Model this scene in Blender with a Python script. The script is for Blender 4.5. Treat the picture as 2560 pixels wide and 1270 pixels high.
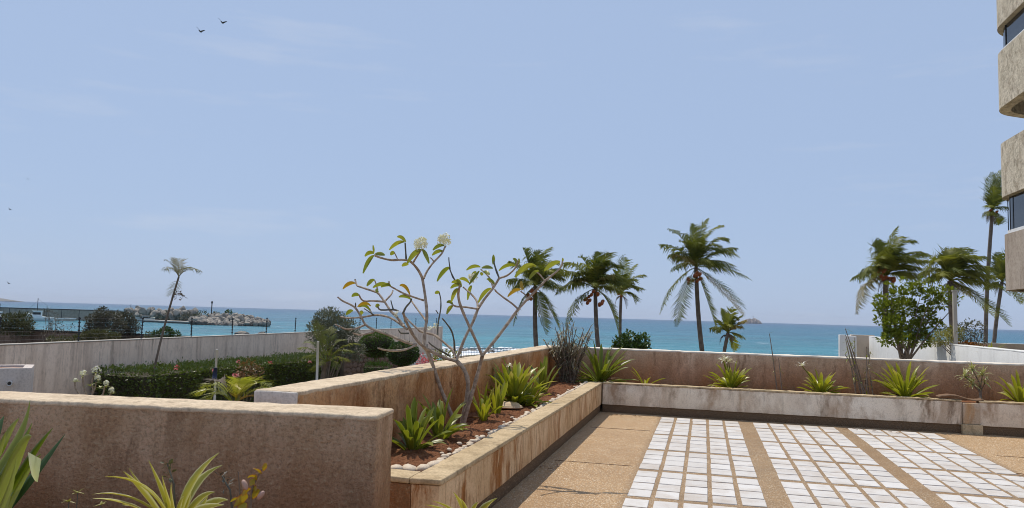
import bpy, bmesh, math, random
import numpy as np
from mathutils import Vector, Matrix, noise as mnoise
R = math.radians
scene = bpy.context.scene
for o in list(bpy.data.objects): bpy.data.objects.remove(o)

# ------------------------------------------------------------------ camera
EYE = 1.6; FPX = 1880.0; YAW = R(14.4); ROLL = math.atan(0.0285)
PITCH = math.atan((751 + .0285*1280 - 635)*math.cos(ROLL)/FPX)
FWD = Vector((-math.sin(YAW)*math.cos(PITCH), math.cos(YAW)*math.cos(PITCH), math.sin(PITCH)))
r0 = Vector((math.cos(YAW), math.sin(YAW), 0)); u0 = r0.cross(FWD)
RGT = r0*math.cos(ROLL) + u0*math.sin(ROLL); UPV = u0*math.cos(ROLL) - r0*math.sin(ROLL)
CAM = Vector((0, 0, EYE))
cd = bpy.data.cameras.new('camera'); cam = bpy.data.objects.new('camera', cd)
scene.collection.objects.link(cam)
cam.matrix_world = Matrix(((RGT.x, UPV.x, -FWD.x, 0), (RGT.y, UPV.y, -FWD.y, 0), (RGT.z, UPV.z, -FWD.z, EYE), (0, 0, 0, 1)))
cd.sensor_width = 36; cd.sensor_fit = 'HORIZONTAL'; cd.lens = 36*FPX/2560
cd.clip_start = .05; cd.clip_end = 80000
scene.camera = cam
scene.render.resolution_x = 1024; scene.render.resolution_y = 508
# survey helpers: the place was measured from the photograph; these turn a bearing into a real 3D point
def ray(px, py): return FWD + RGT*((px-1280)/FPX) + UPV*((635-py)/FPX)
def at(px, py, D): return CAM + ray(px, py)*D
def onz(px, py, z):
    d = ray(px, py); return CAM + d*((z-EYE)/d.z)
def ony(px, py, Y):
    d = ray(px, py); return CAM + d*(Y/d.y)

# ------------------------------------------------------------------ sky, sun, exposure
SUN = Vector((-.36, .34, 1)).normalized()
w = bpy.data.worlds.new('World'); scene.world = w; w.use_nodes = True
nt = w.node_tree; nt.nodes.clear()
def wn(t, **k):
    n = nt.nodes.new(t)
    for a, b in k.items(): setattr(n, a, b)
    return n
sky = wn('ShaderNodeTexSky', sky_type='NISHITA', sun_disc=False)
sky.sun_elevation = math.asin(SUN.z); sky.sun_rotation = math.atan2(SUN.x, SUN.y)
sky.altitude = 10; sky.air_density = 1.0; sky.dust_density = .8; sky.ozone_density = 2.0
tc = wn('ShaderNodeTexCoord'); mp = wn('ShaderNodeMapping'); mp.inputs['Scale'].default_value = (1.2, 1.2, 9)
mp.inputs['Rotation'].default_value = (0, R(6), 0)
cn = wn('ShaderNodeTexNoise'); cn.inputs['Scale'].default_value = 2.3; cn.inputs['Detail'].default_value = 7; cn.inputs['Roughness'].default_value = .62
cr = wn('ShaderNodeMapRange'); cr.inputs['From Min'].default_value = .56; cr.inputs['From Max'].default_value = .86
cr.inputs['To Max'].default_value = .42
hs = wn('ShaderNodeMix', data_type='RGBA'); hs.inputs[0].default_value = .86
hs.inputs[7].default_value = (3.75, 4.85, 6.95, 1)
cl = wn('ShaderNodeMix', data_type='RGBA'); cl.inputs[7].default_value = (6.2, 6.5, 7.2, 1)
bg = wn('ShaderNodeBackground'); bg.inputs['Strength'].default_value = .086
ow = wn('ShaderNodeOutputWorld'); L = nt.links.new
L(tc.outputs['Generated'], mp.inputs['Vector']); L(mp.outputs[0], cn.inputs['Vector']); L(cn.outputs[0], cr.inputs['Value'])
L(sky.outputs[0], hs.inputs[6]); L(hs.outputs[2], cl.inputs[6]); L(cr.outputs[0], cl.inputs[0])
L(cl.outputs[2], bg.inputs['Color']); L(bg.outputs[0], ow.inputs['Surface'])
sl = bpy.data.lights.new('sun', 'SUN'); sl.energy = 2.9; sl.angle = R(.55); sl.color = (1, .92, .80)
so = bpy.data.objects.new('sun', sl); scene.collection.objects.link(so)
so.rotation_euler = SUN.to_track_quat('Z', 'Y').to_euler()
vs = scene.view_settings; vs.view_transform = 'Standard'; vs.look = 'None'; vs.gamma = 1; vs.exposure = .34; vs.use_curve_mapping = False
scene.render.engine = 'CYCLES'
scene.cycles.pixel_filter_type = 'BLACKMAN_HARRIS'; scene.cycles.filter_width = 1.0
scene.cycles.max_bounces = 7; scene.cycles.transparent_max_bounces = 8

# ------------------------------------------------------------------ helpers
def link(o, parent=None):
    scene.collection.objects.link(o)
    if parent: o.parent = parent
    return o
def tag(o, label=None, cat=None, group=None, kind=None):
    if label: o['label'] = label
    if cat: o['category'] = cat
    if group: o['group'] = group
    if kind: o['kind'] = kind
    return o
def thing(name, loc, label, cat, group=None, rz=0):
    o = bpy.data.objects.new(name, None); o.location = loc; o.rotation_euler.z = rz; o.empty_display_size = .1
    return tag(link(o), label, cat, group)
class MB:
    def __init__(s): s.v = []; s.f = []; s.uv = []
    def add(s, vs, fs, uvs=None):
        n = len(s.v); s.v += [tuple(p) for p in vs]; s.f += [tuple(i+n for i in f) for f in fs]
        s.uv += uvs if uvs else [(0, 0)]*len(vs)
    def box(s, x0, x1, y0, y1, z0, z1):
        s.add([(x0,y0,z0),(x1,y0,z0),(x1,y1,z0),(x0,y1,z0),(x0,y0,z1),(x1,y0,z1),(x1,y1,z1),(x0,y1,z1)],
              [(0,3,2,1),(4,5,6,7),(0,1,5,4),(1,2,6,5),(2,3,7,6),(3,0,4,7)])
    def tube(s, pts, rad, n=6, cap=True):
        pts = [Vector(p) for p in pts]; m = len(pts)
        if not hasattr(rad, '__len__'): rad = [rad]*m
        vs, uv = [], []; ref = None
        for i, p in enumerate(pts):
            t = (pts[min(i+1, m-1)]-pts[max(i-1, 0)]).normalized()
            if ref is None: ref = Vector((0,0,1)) if abs(t.z) < .9 else Vector((1,0,0))
            a = t.cross(ref).normalized(); b = t.cross(a).normalized(); ref = b.cross(t)*-1 if False else ref
            for k in range(n):
                th = 2*math.pi*k/n
                vs.append(p + (a*math.cos(th) + b*math.sin(th))*rad[i]); uv.append((k/n, i/m))
        fs = [(i*n+k, i*n+(k+1) % n, (i+1)*n+(k+1) % n, (i+1)*n+k) for i in range(m-1) for k in range(n)]
        if cap: fs += [tuple(range(n)), tuple(range((m-1)*n, m*n))[::-1]]
        s.add(vs, fs, uv)
    def ball(s, c, r, seg=8, rings=6, jit=0, rnd=None):
        c = Vector(c); r = Vector(r) if hasattr(r, '__len__') else Vector((r, r, r)); vs = []
        for i in range(rings+1):
            ph = math.pi*i/rings
            for k in range(seg):
                th = 2*math.pi*k/seg; j = 1 + (rnd.uniform(-jit, jit) if rnd else 0)
                vs.append(c + Vector((r.x*math.sin(ph)*math.cos(th)*j, r.y*math.sin(ph)*math.sin(th)*j, r.z*math.cos(ph)*j)))
        fs = [(i*seg+k, (i+1)*seg+k, (i+1)*seg+(k+1) % seg, i*seg+(k+1) % seg) for i in range(rings) for k in range(seg)]
        s.add(vs, fs)
    def mesh(s, name, smooth=False):
        me = bpy.data.meshes.new(name); me.from_pydata(s.v, [], s.f); me.validate()
        if len(me.vertices) == len(s.uv):
            uvl = me.uv_layers.new(name='uv'); idx = np.empty(len(me.loops), dtype=np.int32)
            me.loops.foreach_get('vertex_index', idx)
            uvl.data.foreach_set('uv', np.array(s.uv, dtype=np.float32)[idx].ravel())
        if smooth: me.shade_smooth()
        return me
    def build(s, name, mat, parent=None, smooth=False):
        me = s.mesh(name, smooth); me.materials.append(mat) if mat else None
        return link(bpy.data.objects.new(name, me), parent)
def inst(name, me, parent=None, loc=(0,0,0), rot=(0,0,0), sc=(1,1,1)):
    o = bpy.data.objects.new(name, me); o.location = loc; o.rotation_euler = rot
    o.scale = sc if hasattr(sc, '__len__') else (sc, sc, sc)
    return link(o, parent)
def rough_mesh(name, x0, x1, y0, y1, z0, z1, step=.08, jit=.004, bev=.012, mat=None, freq=6, shape=None):
    """a box with rounded, worn edges and an uneven surface"""
    def ticks(a, b, st):
        n = max(1, int((b-a-2*bev)/st)); inner = [a+bev + (b-a-2*bev)*i/n for i in range(n+1)]
        return [a, a+bev*.45] + inner + [b-bev*.45, b]
    X, Y, Z = ticks(x0, x1, step), ticks(y0, y1, step), ticks(z0, z1, step*1.5)
    ids = {}; vs = []; fs = []
    lo = Vector((x0+bev, y0+bev, z0+bev)); hi = Vector((x1-bev, y1-bev, z1-bev))
    def vid(i, j, k):
        key = (i, j, k)
        if key not in ids:
            p = Vector((X[i], Y[j], Z[k])); q = Vector([min(max(p[c], lo[c]), hi[c]) for c in range(3)]); d = p-q
            if d.length > 1e-9: p = q + d.normalized()*bev
            f = p*freq
            p = p + Vector((mnoise.noise(f), mnoise.noise(f+Vector((9.1, 3, 1))), mnoise.noise(f+Vector((3, 17, 5)))))*jit*1.5
            if shape: p = shape(p)
            ids[key] = len(vs); vs.append(tuple(p))
        return ids[key]
    nx, ny, nz = len(X)-1, len(Y)-1, len(Z)-1
    for i in range(nx):
        for j in range(ny):
            fs.append((vid(i,j,0), vid(i,j+1,0), vid(i+1,j+1,0), vid(i+1,j,0))); fs.append((vid(i,j,nz), vid(i+1,j,nz), vid(i+1,j+1,nz), vid(i,j+1,nz)))
        for k in range(nz):
            fs.append((vid(i,0,k), vid(i+1,0,k), vid(i+1,0,k+1), vid(i,0,k+1))); fs.append((vid(i,ny,k), vid(i,ny,k+1), vid(i+1,ny,k+1), vid(i+1,ny,k)))
    for j in range(ny):
        for k in range(nz):
            fs.append((vid(0,j,k), vid(0,j,k+1), vid(0,j+1,k+1), vid(0,j+1,k))); fs.append((vid(nx,j,k), vid(nx,j+1,k), vid(nx,j+1,k+1), vid(nx,j,k+1)))
    me = bpy.data.meshes.new(name); me.from_pydata(vs, [], fs); me.shade_smooth()
    if mat: me.materials.append(mat)
    return me

# ------------------------------------------------------------------ materials
def newmat(name):
    m = bpy.data.materials.new(name); m.use_nodes = True; t = m.node_tree; t.nodes.clear()
    out = t.nodes.new('ShaderNodeOutputMaterial'); b = t.nodes.new('ShaderNodeBsdfPrincipled')
    t.links.new(b.outputs[0], out.inputs['Surface'])
    return m, t, b, out
class N:
    """tiny node builder"""
    def __init__(s, t, coord='Object'):
        s.t = t; s.c = t.nodes.new('ShaderNodeTexCoord').outputs[coord]
    def set(s, inp, v):
        if hasattr(v, 'is_linked') or isinstance(v, bpy.types.NodeSocket): s.t.links.new(v, inp)
        else: inp.default_value = v
    def map(s, sc=(1,1,1), loc=(0,0,0), rot=(0,0,0), src=None):
        n = s.t.nodes.new('ShaderNodeMapping'); s.t.links.new(src or s.c, n.inputs[0])
        n.inputs['Scale'].default_value = sc; n.inputs['Location'].default_value = loc; n.inputs['Rotation'].default_value = rot
        return n.outputs[0]
    def noise(s, scale, detail=4, rough=.55, vec=None, dist=0):
        n = s.t.nodes.new('ShaderNodeTexNoise'); s.t.links.new(vec or s.c, n.inputs['Vector'])
        n.inputs['Scale'].default_value = scale; n.inputs['Detail'].default_value = detail; n.inputs['Roughness'].default_value = rough
        n.inputs['Distortion'].default_value = dist
        return n.outputs[0]
    def vor(s, scale, feature='F1', vec=None, out=0, rnd=1):
        n = s.t.nodes.new('ShaderNodeTexVoronoi'); n.feature = feature; s.t.links.new(vec or s.c, n.inputs['Vector'])
        n.inputs['Scale'].default_value = scale; n.inputs['Randomness'].default_value = rnd
        return n.outputs[out]
    def rng(s, v, a, b, c=0, d=1):
        n = s.t.nodes.new('ShaderNodeMapRange'); s.set(n.inputs['Value'], v)
        n.inputs['From Min'].default_value = a; n.inputs['From Max'].default_value = b
        n.inputs['To Min'].default_value = c; n.inputs['To Max'].default_value = d
        return n.outputs[0]
    def math(s, op, a, b=0, clamp=False):
        n = s.t.nodes.new('ShaderNodeMath'); n.operation = op; n.use_clamp = clamp; s.set(n.inputs[0], a); s.set(n.inputs[1], b)
        return n.outputs[0]
    def mix(s, f, a, b, mode='MIX'):
        n = s.t.nodes.new('ShaderNodeMix'); n.data_type = 'RGBA'; n.blend_type = mode
        s.set(n.inputs[0], f); s.set(n.inputs[6], a if not isinstance(a, tuple) else (*a, 1)[:4]); s.set(n.inputs[7], b if not isinstance(b, tuple) else (*b, 1)[:4])
        return n.outputs[2]
    def sep(s, i, src=None):
        n = s.t.nodes.new('ShaderNodeSeparateXYZ'); s.t.links.new(src or s.c, n.inputs[0]); return n.outputs[i]
    def bump(s, h, strength, dist, b):
        n = s.t.nodes.new('ShaderNodeBump'); s.set(n.inputs['Height'], h); n.inputs['Strength'].default_value = strength
        n.inputs['Distance'].default_value = dist; s.t.links.new(n.outputs[0], b.inputs['Normal']); return n
    def rand(s): return s.t.nodes.new('ShaderNodeObjectInfo').outputs['Random']
def simple(name, c1, c2=None, scale=6, rough=.7, bump=0, bscale=30, metal=0, spec=.4):
    m, t, b, o = newmat(name); n = N(t)
    if c2 is None: c2 = tuple(x*.8 for x in c1)
    f = n.rng(n.noise(scale, 5), .35, .65)
    t.links.new(n.mix(f, c1, c2), b.inputs['Base Color']); b.inputs['Roughness'].default_value = rough
    b.inputs['Metallic'].default_value = metal; b.inputs['Specular IOR Level'].default_value = spec
    if bump: n.bump(n.noise(bscale, 4), bump, .01, b)
    return m
def stucco(name, base, alt, stain, stain_amt=.6, st_scale=5, rust=None, rz0=0, rz1=1, rust_amt=.9, bscale=45, bstr=.6, bdist=.01, drip=.5, rtop=None, sh=.08, pit_shade=.35):
    m, t, b, o = newmat(name); n = N(t)
    c = n.mix(n.rng(n.noise(1.1, 6, .6), .38, .62), base, alt)
    if rust:
        z = n.math('ADD', n.sep(2), n.math('MULTIPLY', n.math('SUBTRACT', n.noise(1.7, 6, .65, n.map((1, 1, .35))), .5), 1.1*(rz1-rz0)))
        c = n.mix(n.math('MULTIPLY', n.rng(z, rz0, rz1, 1, 0), rust_amt), c, rust)
    wv = t.nodes.new('ShaderNodeVectorMath'); wv.operation = 'ADD'
    wn_ = t.nodes.new('ShaderNodeTexNoise'); wn_.inputs['Scale'].default_value = 3.3; wn_.inputs['Detail'].default_value = 4; t.links.new(n.c, wn_.inputs['Vector'])
    ws = t.nodes.new('ShaderNodeVectorMath'); ws.operation = 'SCALE'; ws.inputs['Scale'].default_value = .14; t.links.new(wn_.outputs['Color'], ws.inputs[0])
    t.links.new(n.c, wv.inputs[0]); t.links.new(ws.outputs[0], wv.inputs[1]); W = wv.outputs[0]
    s1 = n.noise(st_scale, 7, .66, n.map((1, 1, drip*.3), src=W))
    s2 = n.noise(st_scale*3.1, 5, .65, n.map((1, 1, drip*.16), (3, 1, 7), src=W))
    k1 = n.rng(n.noise(.9, 4, .6, n.map((1, 1, .5), (5, 5, 5))), .36, .58, .15, 1)
    k2 = n.rng(n.noise(1.3, 4, .6, n.map((1, 1, .5), (1, 8, 2))), .42, .62)
    c = n.mix(n.math('MULTIPLY', n.rng(s1, .55-sh, .55+sh), n.math('MULTIPLY', k1, stain_amt)), c, stain)
    c = n.mix(n.math('MULTIPLY', n.rng(s2, .585-sh, .585+sh), n.math('MULTIPLY', k2, stain_amt*.9)), c, tuple(x*.5 for x in stain))
    c = n.mix(n.math('MULTIPLY', n.rng(n.noise(6.5, 7, .72, n.map((1, 1, .7), (2, 9, 4), src=W)), .52, .70), stain_amt*.55), c, tuple(x*.75 for x in stain))
    c = n.mix(n.math('MULTIPLY', n.rng(n.noise(38, 5, .7), .5, .75), .28), c, tuple(x*.5 for x in alt))
    if rtop:   # flaked edge showing pale render near the top
        z = n.math('ADD', n.sep(2), n.math('MULTIPLY', n.math('SUBTRACT', n.noise(9, 6, .7, n.map((1, 1, .4))), .5), .5))
        c = n.mix(n.rng(z, rtop[0], rtop[1]), c, rtop[2])
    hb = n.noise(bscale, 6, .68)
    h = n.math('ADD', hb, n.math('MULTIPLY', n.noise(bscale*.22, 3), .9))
    c = n.mix(n.math('MULTIPLY', n.rng(hb, .34, .50, 1, 0), pit_shade), c, tuple(x*.32 for x in alt))  # hollows painted darker, standing in for weak shading of the bumps
    c = n.mix(n.math('MULTIPLY', n.rng(hb, .55, .68), pit_shade*.5), c, tuple(min(.85, x*1.35) for x in base))  # raised grain painted lighter, as if catching the light
    t.links.new(c, b.inputs['Base Color']); b.inputs['Roughness'].default_value = .9; b.inputs['Specular IOR Level'].default_value = .2
    n.bump(h, bstr, bdist, b)
    return m
def leafmat(name, c1, c2, trans=.35, rough=.45, stripe=None, scale=3, dry=None, spec=.5):
    m, t, b, o = newmat(name); n = N(t)
    f = n.math('ADD', n.math('MULTIPLY', n.rand(), .6), n.math('MULTIPLY', n.rng(n.noise(scale, 3), .3, .7), .5), True)
    c = n.mix(f, c1, c2)
    if stripe:   # lighter margins along the blade
        u = n.sep(0, t.nodes.new('ShaderNodeTexCoord').outputs['UV'])
        e = n.math('ABSOLUTE', n.math('SUBTRACT', u, .5))
        c = n.mix(n.math('MULTIPLY', n.rng(n.math('ADD', e, n.math('MULTIPLY', n.math('SUBTRACT', n.noise(14, 2), .5), .12)), stripe[1], stripe[2]), stripe[3]), c, stripe[0])
    if dry:
        v = n.sep(1, t.nodes.new('ShaderNodeTexCoord').outputs['UV'])
        c = n.mix(n.rng(n.math('ADD', v, n.math('MULTIPLY', n.rand(), .3)), dry[1], dry[2]), c, dry[0])
    t.links.new(c, b.inputs['Base Color']); b.inputs['Roughness'].default_value = rough; b.inputs['Specular IOR Level'].default_value = spec
    if trans:
        tr = t.nodes.new('ShaderNodeBsdfTranslucent'); t.links.new(n.mix(1.0, c, (.95, 1, .45), 'MULTIPLY'), tr.inputs['Color'])
        mx = t.nodes.new('ShaderNodeMixShader'); mx.inputs[0].default_value = trans
        t.links.new(b.outputs[0], mx.inputs[1]); t.links.new(tr.outputs[0], mx.inputs[2]); t.links.new(mx.outputs[0], o.inputs['Surface'])
    return m
M = {}
M['near_wall'] = stucco('near_wall_stucco', (.86,.60,.395), (.62,.395,.225), (.40,.205,.09), .75, 2.6, (.38,.125,.03), .34, .92, .95, 48, 1, .04, .9, sh=.07, pit_shade=.5)
M['tall_wall'] = stucco('rust_stained_stucco', (.80,.50,.27), (.55,.26,.09), (.27,.085,.018), .85, 3.2, (.40,.12,.02), 2.95, 3.8, .8, 40, 1, .025, 2.0, rtop=(3.66, 3.93, (.74,.58,.38)), sh=.08, pit_shade=.4)
M['far_wall'] = stucco('taupe_stucco', (.70,.50,.345), (.52,.345,.22), (.34,.185,.10), .85, 2.4, (.44,.15,.035), 3.1, 3.7, .9, 50, .6, .012, 1.1, sh=.08, pit_shade=.4)
M['walltop'] = stucco('sunbleached_wall_top', (.74,.60,.43), (.64,.50,.345), (.38,.275,.17), .65, 5, None, bscale=44, bstr=.8, bdist=.015, drip=3.3, pit_shade=.4)
M['white_end'] = stucco('white_painted_end', (.80,.73,.63), (.70,.63,.54), (.48,.42,.34), .5, 5, None, bscale=50, bstr=.5)
M['left_panel'] = stucco('rust_streaked_panel', (.80,.59,.37), (.66,.45,.25), (.34,.13,.03), 1, 7.5, None, bscale=60, bstr=.4, drip=.45, sh=.055, pit_shade=.3)
M['far_panel'] = stucco('mottled_pale_panel', (.85,.74,.60), (.76,.63,.48), (.38,.24,.14), .9, 2.6, None, bscale=60, bstr=.4, drip=1.3, sh=.07, pit_shade=.3)
M['coping'] = stucco('tan_coping', (.60,.465,.29), (.50,.375,.22), (.30,.215,.12), .7, 5, None, bscale=60, bstr=.4, drip=3.3, pit_shade=.4)
M['garden_wall'] = stucco('streaked_grey_white_wall', (.90,.72,.575), (.82,.645,.505), (.52,.385,.295), .75, 2.8, None, bscale=12, bstr=.15, drip=.2, sh=.07, pit_shade=.1)
M['white_wall'] = stucco('white_boundary_wall', (.82,.82,.80), (.78,.78,.76), (.45,.45,.44), .25, 1.2, None, bscale=20, bstr=.15, drip=.4, sh=.05, pit_shade=.06)
M['beige_wall'] = stucco('beige_render', (.64,.54,.43), (.58,.48,.38), (.44,.35,.27), .3, 1.5, None, bscale=20, bstr=.15, pit_shade=.15)
M['brown_wall'] = stucco('brown_rendered_wall', (.22,.15,.11), (.17,.115,.085), (.09,.06,.045), .7, 1.2, None, bscale=5, bstr=.2)
M['pebbledash'] = stucco('building_pebbledash', (.70,.61,.475), (.63,.55,.42), (.34,.27,.19), .8, 3.2, None, bscale=9, bstr=.7, bdist=.04, drip=3)
M['seawall'] = stucco('sea_wall_concrete', (.36,.325,.26), (.32,.29,.23), (.2,.18,.14), .5, .12, None, bscale=1, bstr=.2)

def aggregate(name, c1, c2, c3, worn=False):
    m, t, b, o = newmat(name); n = N(t)
    vc = n.vor(80, out=1); g = n.sep(0, vc); g2 = n.sep(1, vc)
    c = n.mix(n.rng(g, .2, .8), c1, c2); c = n.mix(n.rng(g2, .78, .82), c, c3)
    c = n.mix(n.math('MULTIPLY', n.rng(n.vor(80), .35, .62), .7), c, tuple(x*.4 for x in c1))
    c = n.mix(n.math('MULTIPLY', n.rng(n.noise(.9, 6, .6), .42, .66), .35), c, tuple(x*.62 for x in c1))
    c = n.mix(n.math('MULTIPLY', n.rng(n.noise(5, 5, .65), .55, .75), .3), c, tuple(x*.45 for x in c1))
    t.links.new(c, b.inputs['Base Color']); b.inputs['Roughness'].default_value = .8; b.inputs['Specular IOR Level'].default_value = .3
    if worn:   # the strips between the tiles hold ingrained dirt
        x = n.sep(0); e = n.math('MULTIPLY', n.rng(x, -.74, -.66), n.rng(x, 3.38, 3.48, 1, 0))
        c = n.mix(n.math('MULTIPLY', e, n.rng(n.noise(2.2, 5, .65), .3, .65, .35, .85)), c, n.mix(.75, c, (.17,.12,.075)))
        c = n.mix(n.math('MULTIPLY', n.rng(n.noise(.55, 5, .6, n.map((1, .6, 1), (4, 2, 0))), .5, .68), .5), c, (.25,.15,.075))
        c = n.mix(n.math('MULTIPLY', n.rng(n.noise(17, 3, .6), .68, .74), .6), c, (.14,.09,.055))
        t.links.new(c, b.inputs['Base Color'])
    n.bump(n.math('SUBTRACT', 1, n.vor(80)), .8, .004, b)
    return m
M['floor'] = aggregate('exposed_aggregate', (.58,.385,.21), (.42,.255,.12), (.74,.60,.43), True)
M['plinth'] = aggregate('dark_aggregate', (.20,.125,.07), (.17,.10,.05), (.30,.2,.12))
m, t, b, o = newmat('white_tile'); n = N(t)
c = n.mix(n.rand(), (.66,.635,.605), (.57,.54,.505))
gc = N(t, 'Object')
oi = t.nodes.new('ShaderNodeObjectInfo'); gl = t.nodes.new('ShaderNodeVectorMath'); gl.operation = 'ADD'
t.links.new(oi.outputs['Location'], gl.inputs[0]); t.links.new(n.c, gl.inputs[1])
c = n.mix(n.math('MULTIPLY', n.rng(n.noise(2.2, 6, .7, gl.outputs[0]), .46, .68), .7), c, (.44,.37,.30))
c = n.mix(n.math('MULTIPLY', n.rng(n.noise(24, 4, .7, gl.outputs[0]), .6, .75), .4), c, (.45,.38,.3))
t.links.new(c, b.inputs['Base Color']); b.inputs['Roughness'].default_value = .55; b.inputs['Specular IOR Level'].default_value = .3
n.bump(n.noise(60, 3, .5, gl.outputs[0]), .15, .002, b); M['tile'] = m

m, t, b, o = newmat('red_soil'); n = N(t)
c = n.mix(n.rng(n.noise(9, 6, .7), .35, .65), (.30,.135,.065), (.16,.06,.028)); c = n.mix(n.rng(n.noise(60, 3), .55, .8), c, (.38,.21,.12))
t.links.new(c, b.inputs['Base Color']); b.inputs['Roughness'].default_value = .95; b.inputs['Specular IOR Level'].default_value = .15
n.bump(n.noise(55, 5, .7), 1, .03, b); M['soil'] = m
M['pebble'] = simple('white_pebble', (.70,.61,.48), (.50,.37,.25), 14, .6, .2, 60)
M['bark'] = simple('frangipani_bark', (.46,.36,.27), (.25,.18,.125), 26, .8, 1, 45)
M['darkbark'] = simple('green_black_shoot', (.075,.07,.05), (.13,.115,.085), 14, .6, .2, 60)
M['palmtrunk'] = simple('palm_trunk', (.21,.17,.135), (.13,.10,.08), 4, .9, .6, 14)
M['stem'] = simple('dry_stem', (.24,.18,.13), (.15,.11,.08), 20, .85, .3, 60)
M['coconut'] = simple('orange_coconut', (.42,.13,.035), (.30,.085,.03), 3, .5)
M['frond'] = leafmat('palm_frond', (.065,.095,.025), (.31,.31,.065), .38, .5, scale=1.6, spec=.22)
M['frond_yellow'] = leafmat('palm_frond_yellowing', (.24,.20,.06), (.40,.30,.09), .3, .5, scale=.6)
M['frond_pale'] = leafmat('palm_frond_pale', (.17,.18,.11), (.26,.25,.15), .25, .5, scale=.6)
M['frond_dry'] = leafmat('palm_frond_dry', (.13,.10,.075), (.2,.155,.115), .15, .8, scale=.6)
M['lily'] = leafmat('lily_leaf', (.20,.24,.02), (.42,.41,.035), .42, .36, stripe=((.40,.40,.08), .30, .5, .6), dry=((.42,.34,.13), .99, 1.2))
M['lily_dark'] = leafmat('lily_leaf_deep', (.11,.15,.02), (.26,.28,.03), .38, .38, stripe=((.35,.38,.10), .32, .5, .6))
M['crinum'] = leafmat('crinum_leaf', (.10,.15,.015), (.24,.28,.03), .38, .3, stripe=((.24,.30,.06), .36, .5, .4))
M['variegated'] = leafmat('variegated_blade', (.36,.33,.035), (.50,.45,.09), .28, .4, stripe=((.72,.68,.42), .26, .42, .75))
M['fleaf'] = leafmat('frangipani_leaf', (.15,.20,.03), (.36,.36,.05), .42, .35, stripe=((.33,.30,.06), .35, .5, .6))
M['fleaf_y'] = leafmat('frangipani_leaf_yellow', (.45,.33,.02), (.38,.2,.02), .35, .4)
M['petal'] = leafmat('white_petal', (.80,.76,.62), (.82,.80,.72), .25, .5)
M['petal_pink'] = leafmat('pink_petal', (.62,.10,.14), (.70,.2,.25), .2, .5)
M['croton'] = leafmat('croton_leaf', (.42,.22,.02), (.36,.33,.03), .35, .35, stripe=((.45,.09,.02), .3, .5, .7))
M['song'] = leafmat('striped_dracaena_leaf', (.20,.25,.06), (.26,.30,.08), .2, .4, stripe=((.72,.68,.38), .18, .3, .9))
M['croton_dull'] = leafmat('dull_croton_leaf', (.10,.11,.03), (.30,.11,.045), .2, .5)
M['olea'] = leafmat('dusty_oleander_leaf', (.20,.165,.10), (.42,.37,.26), .2, .6, scale=9)
M['hedge'] = leafmat('hedge_leaf', (.045,.075,.018), (.16,.20,.045), .22, .4, scale=5)
M['hedge_core'] = simple('hedge_twigs', (.045,.04,.02), (.07,.06,.035), 5, .95, .5, 12)
M['topiary'] = leafmat('topiary_leaf', (.035,.075,.012), (.11,.18,.03), .2, .4, scale=5)
M['greyleaf'] = leafmat('grey_green_leaf', (.09,.10,.065), (.23,.235,.165), .15, .55, scale=.8)
M['seagrape'] = leafmat('sea_grape_leaf', (.03,.065,.015), (.085,.14,.03), .15, .35, scale=.8)
M['almond'] = leafmat('shiny_shrub_leaf', (.09,.14,.015), (.34,.36,.05), .4, .4, scale=6, spec=.3)
M['olive'] = leafmat('olive_scrub_leaf', (.07,.075,.03), (.14,.135,.05), .15, .6, scale=.3)
M['brownleaf'] = leafmat('dusty_brown_scrub_leaf', (.085,.08,.055), (.14,.13,.09), .12, .7, scale=.3)
M['yellowbush'] = leafmat('yellow_green_bush', (.26,.25,.05), (.34,.32,.09), .25, .5, scale=.8)
M['dryleaf'] = leafmat('dry_fallen_leaf', (.16,.09,.05), (.26,.15,.08), .1, .8)
M['rock'] = simple('breakwater_rock', (.40,.36,.30), (.22,.195,.165), .35, .95, .5, 1.2)
M['wetrock'] = simple('wet_dark_rock', (.07,.06,.05), (.11,.095,.08), .8, .6, .4, 1.5)
M['white'] = simple('white_paint', (.80,.80,.78), (.72,.72,.70), 2, .5)
M['hull'] = simple('boat_hull_paint', (.66,.72,.70), (.58,.64,.62), .6, .4)
M['navy'] = simple('navy_sleeve', (.025,.035,.09), (.02,.03,.07), 5, .7)
M['darkglass'] = simple('smoked_glass', (.012,.015,.018), (.02,.024,.028), 1.5, .08, spec=.6)
M['black'] = simple('black_metal', (.02,.02,.022), (.03,.03,.03), 5, .6)
M['rail'] = simple('grey_metal_rail', (.16,.16,.165), (.2,.2,.2), 5, .5)
M['bird'] = simple('dark_feathers', (.035,.033,.035), (.05,.047,.045), 8, .8)
M['grass'] = simple('dry_garden_earth', (.17,.13,.08), (.11,.10,.045), .35, .95, .4, 6)
M['sand'] = simple('beach_sand', (.40,.33,.24), (.30,.25,.18), .12, .95, .3, 3)
M['concrete'] = simple('pale_concrete', (.52,.48,.42), (.42,.38,.33), .8, .9, .2, 6)
M['clay'] = simple('pale_clay_dish', (.60,.46,.30), (.50,.36,.22), 12, .7, .15, 50)
M['stone'] = simple('rubble_stone', (.26,.175,.13), (.16,.105,.08), 2.2, .9, .5, 9)
M['foam'] = simple('surf_foam', (.86,.88,.88), (.78,.82,.84), .5, .8)
M['isle'] = simple('island_rock', (.27,.23,.21), (.17,.145,.135), .02, .95, .6, .1)
M['hill'] = simple('headland_scrub', (.16,.145,.115), (.12,.11,.09), .004, .95)
M['whitetop'] = simple('pale_wall_top', (.78,.72,.62), (.66,.58,.48), 4, .9, .4, 40)

# ================================================================== THE SETTING
SEA = -6.5
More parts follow.
